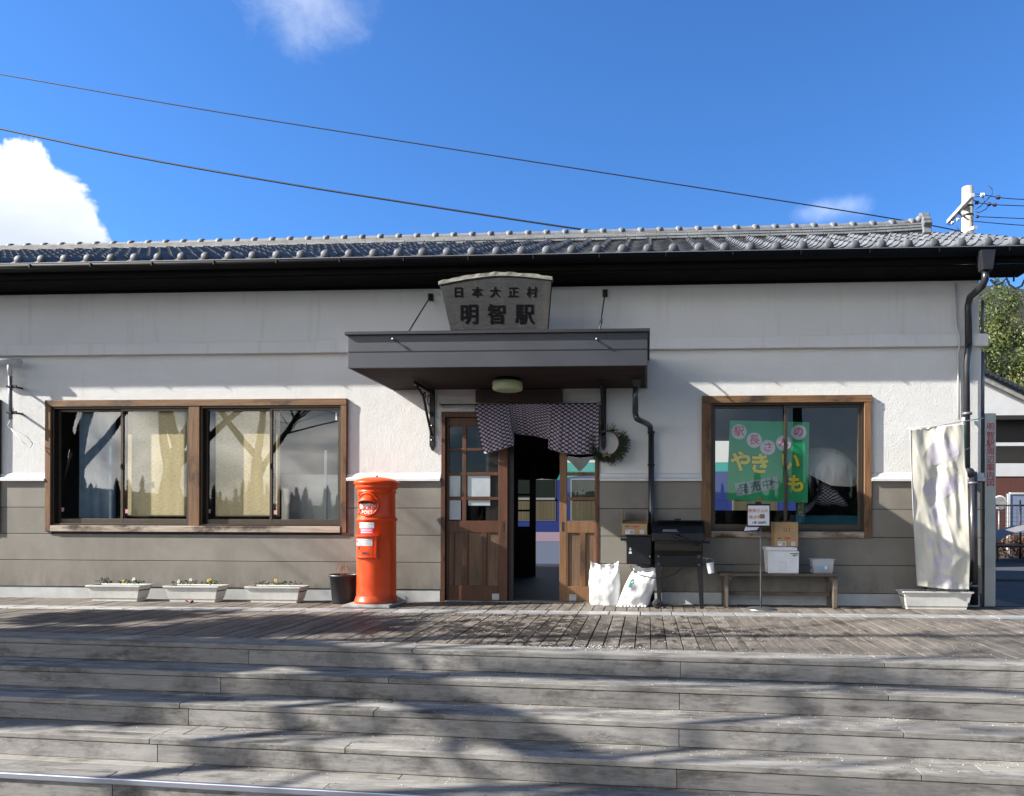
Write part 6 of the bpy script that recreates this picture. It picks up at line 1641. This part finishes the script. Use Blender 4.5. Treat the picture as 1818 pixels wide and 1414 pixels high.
# ------------------------------------------------------------------ what stands behind the camera: trees that shade the steps, two added against sky light, woods mirrored in the panes
TG = 'bare trees on the plaza'
for (nm_, lb_, loc_, h_, r_, sd_, sp_, ln_, lm_) in SHADE:
    btree('shade_tree', lb_, loc_, h_, r_, 'bark', sd_, 5, sp_, .34, 4, TG, .28, 0, ln_, lm_)
def leafy(lb_, loc_, h0, h1, rad_, n, seed):
    t_ = thing('evergreen_tree', lb_, 'tree', loc_, 0, 'evergreen trees on the plaza'); rt_ = random.Random(seed); lf, br = MB(), MB()
    hc = (h0 + h1) / 2
    MB().tube([(0, 0, 0), (.05, 0, h0 * .6), (0, .05, hc)], [.17, .13, .07], 10).build('trunk', 'bark', t_)
    for k in range(n):
        a, b_ = rt_.uniform(0, 6.28), math.acos(rt_.uniform(-1, 1)); r_ = rt_.random() ** .5
        c_ = Vector((rad_ * r_ * math.sin(b_) * math.cos(a), rad_ * r_ * math.sin(b_) * math.sin(a), hc + (h1 - h0) / 2 * r_ * math.cos(b_)))
        br.tube([(0, 0, h0 + (c_.z - h0) * .3), tuple(c_ * .5 + Vector((0, 0, h0 * .3))), tuple(c_)], [.035, .02, .008], 4, False)
        cr = rt_.uniform(.35, .65) * (1.5 if rad_ > 3 else 1)
        for j in range(330):
            d_ = Vector((rt_.gauss(0, 1), rt_.gauss(0, 1), rt_.gauss(0, .8))).normalized() * cr * rt_.random() ** .5; dn = Vector((rt_.uniform(-1, 1), rt_.uniform(-1, 1), rt_.uniform(-1, 1))).normalized(); s_ = dn.orthogonal().normalized(); p = c_ + d_; L_ = rt_.uniform(.10, .22) * (1.6 if rad_ > 3 else 1)
            lf.add([p, p + dn * L_ * .5 + s_ * L_ * .3, p + dn * L_, p + dn * L_ * .5 - s_ * L_ * .3], [(0, 1, 2, 3)])
    br.build('branches', 'bark', t_); lf.build('crown', 'leaf_dark', t_)
leafy('small-crowned evergreen tree at the left end of the deck', (-12.2, -4.15, -.74), 4.6, 6.8, 1.3, 12, 5)
leafy('unseen broad evergreen tree added behind the camera to block sky light, on the left of two', (-4.2, -11.5, -.74), 5.4, 9.5, 4.2, 46, 7)  # added out of view, its crown keeps sky light off the steps
leafy('unseen broad evergreen tree added behind the camera to block sky light, on the right of two', (3.8, -11.0, -.74), 5.4, 9.5, 4.2, 46, 8)  # second added crown, darkens the shaded treads from above
rc = random.Random(17); mb = MB()
def forest(u, v):
    a = math.pi * (1.02 + .96 * u); r_ = 70 + 50 * v; return Vector((r_ * math.cos(a), r_ * math.sin(a) - 5, -.8 + (5.0 + 1.6 * math.sin(a * 7)) * math.sin(v * math.pi / 2)))
mb.grid(forest, 60, 8); kind(mb.build('far_hill', 'hill_ground'), 'structure')
mb = MB()
for k in range(760):
    a = math.pi * (1.03 + .94 * rc.random()); r_ = rc.uniform(66, 88); x, y = r_ * math.cos(a), r_ * math.sin(a) - 5; zb = -.8 + 5 * max(0, (r_ - 70) / 50) * 1.2; h_ = rc.uniform(2.8, 4.8) * (1.5 if x > 14 else 1)
    lay = 7
    for j in range(lay):
        z0_ = zb + h_ * (.08 + .88 * j / lay); R_ = h_ * .15 * (1 - j / lay) + .15; z1_ = z0_ + h_ * .26
        n_ = 7; vs = [(x + R_ * rc.uniform(.6, 1.15) * math.cos(2 * math.pi * i / n_), y + R_ * rc.uniform(.6, 1.15) * math.sin(2 * math.pi * i / n_), z0_ + rc.uniform(-.3, .2)) for i in range(n_)] + [(x, y, min(z1_, zb + h_))]
        mb.add(vs, [(i, (i + 1) % n_, n_) for i in range(n_)])
kind(mb.build('conifer_forest', 'conifer'), 'stuff', 'dark conifer wood mirrored in the window panes', 'conifer wood')
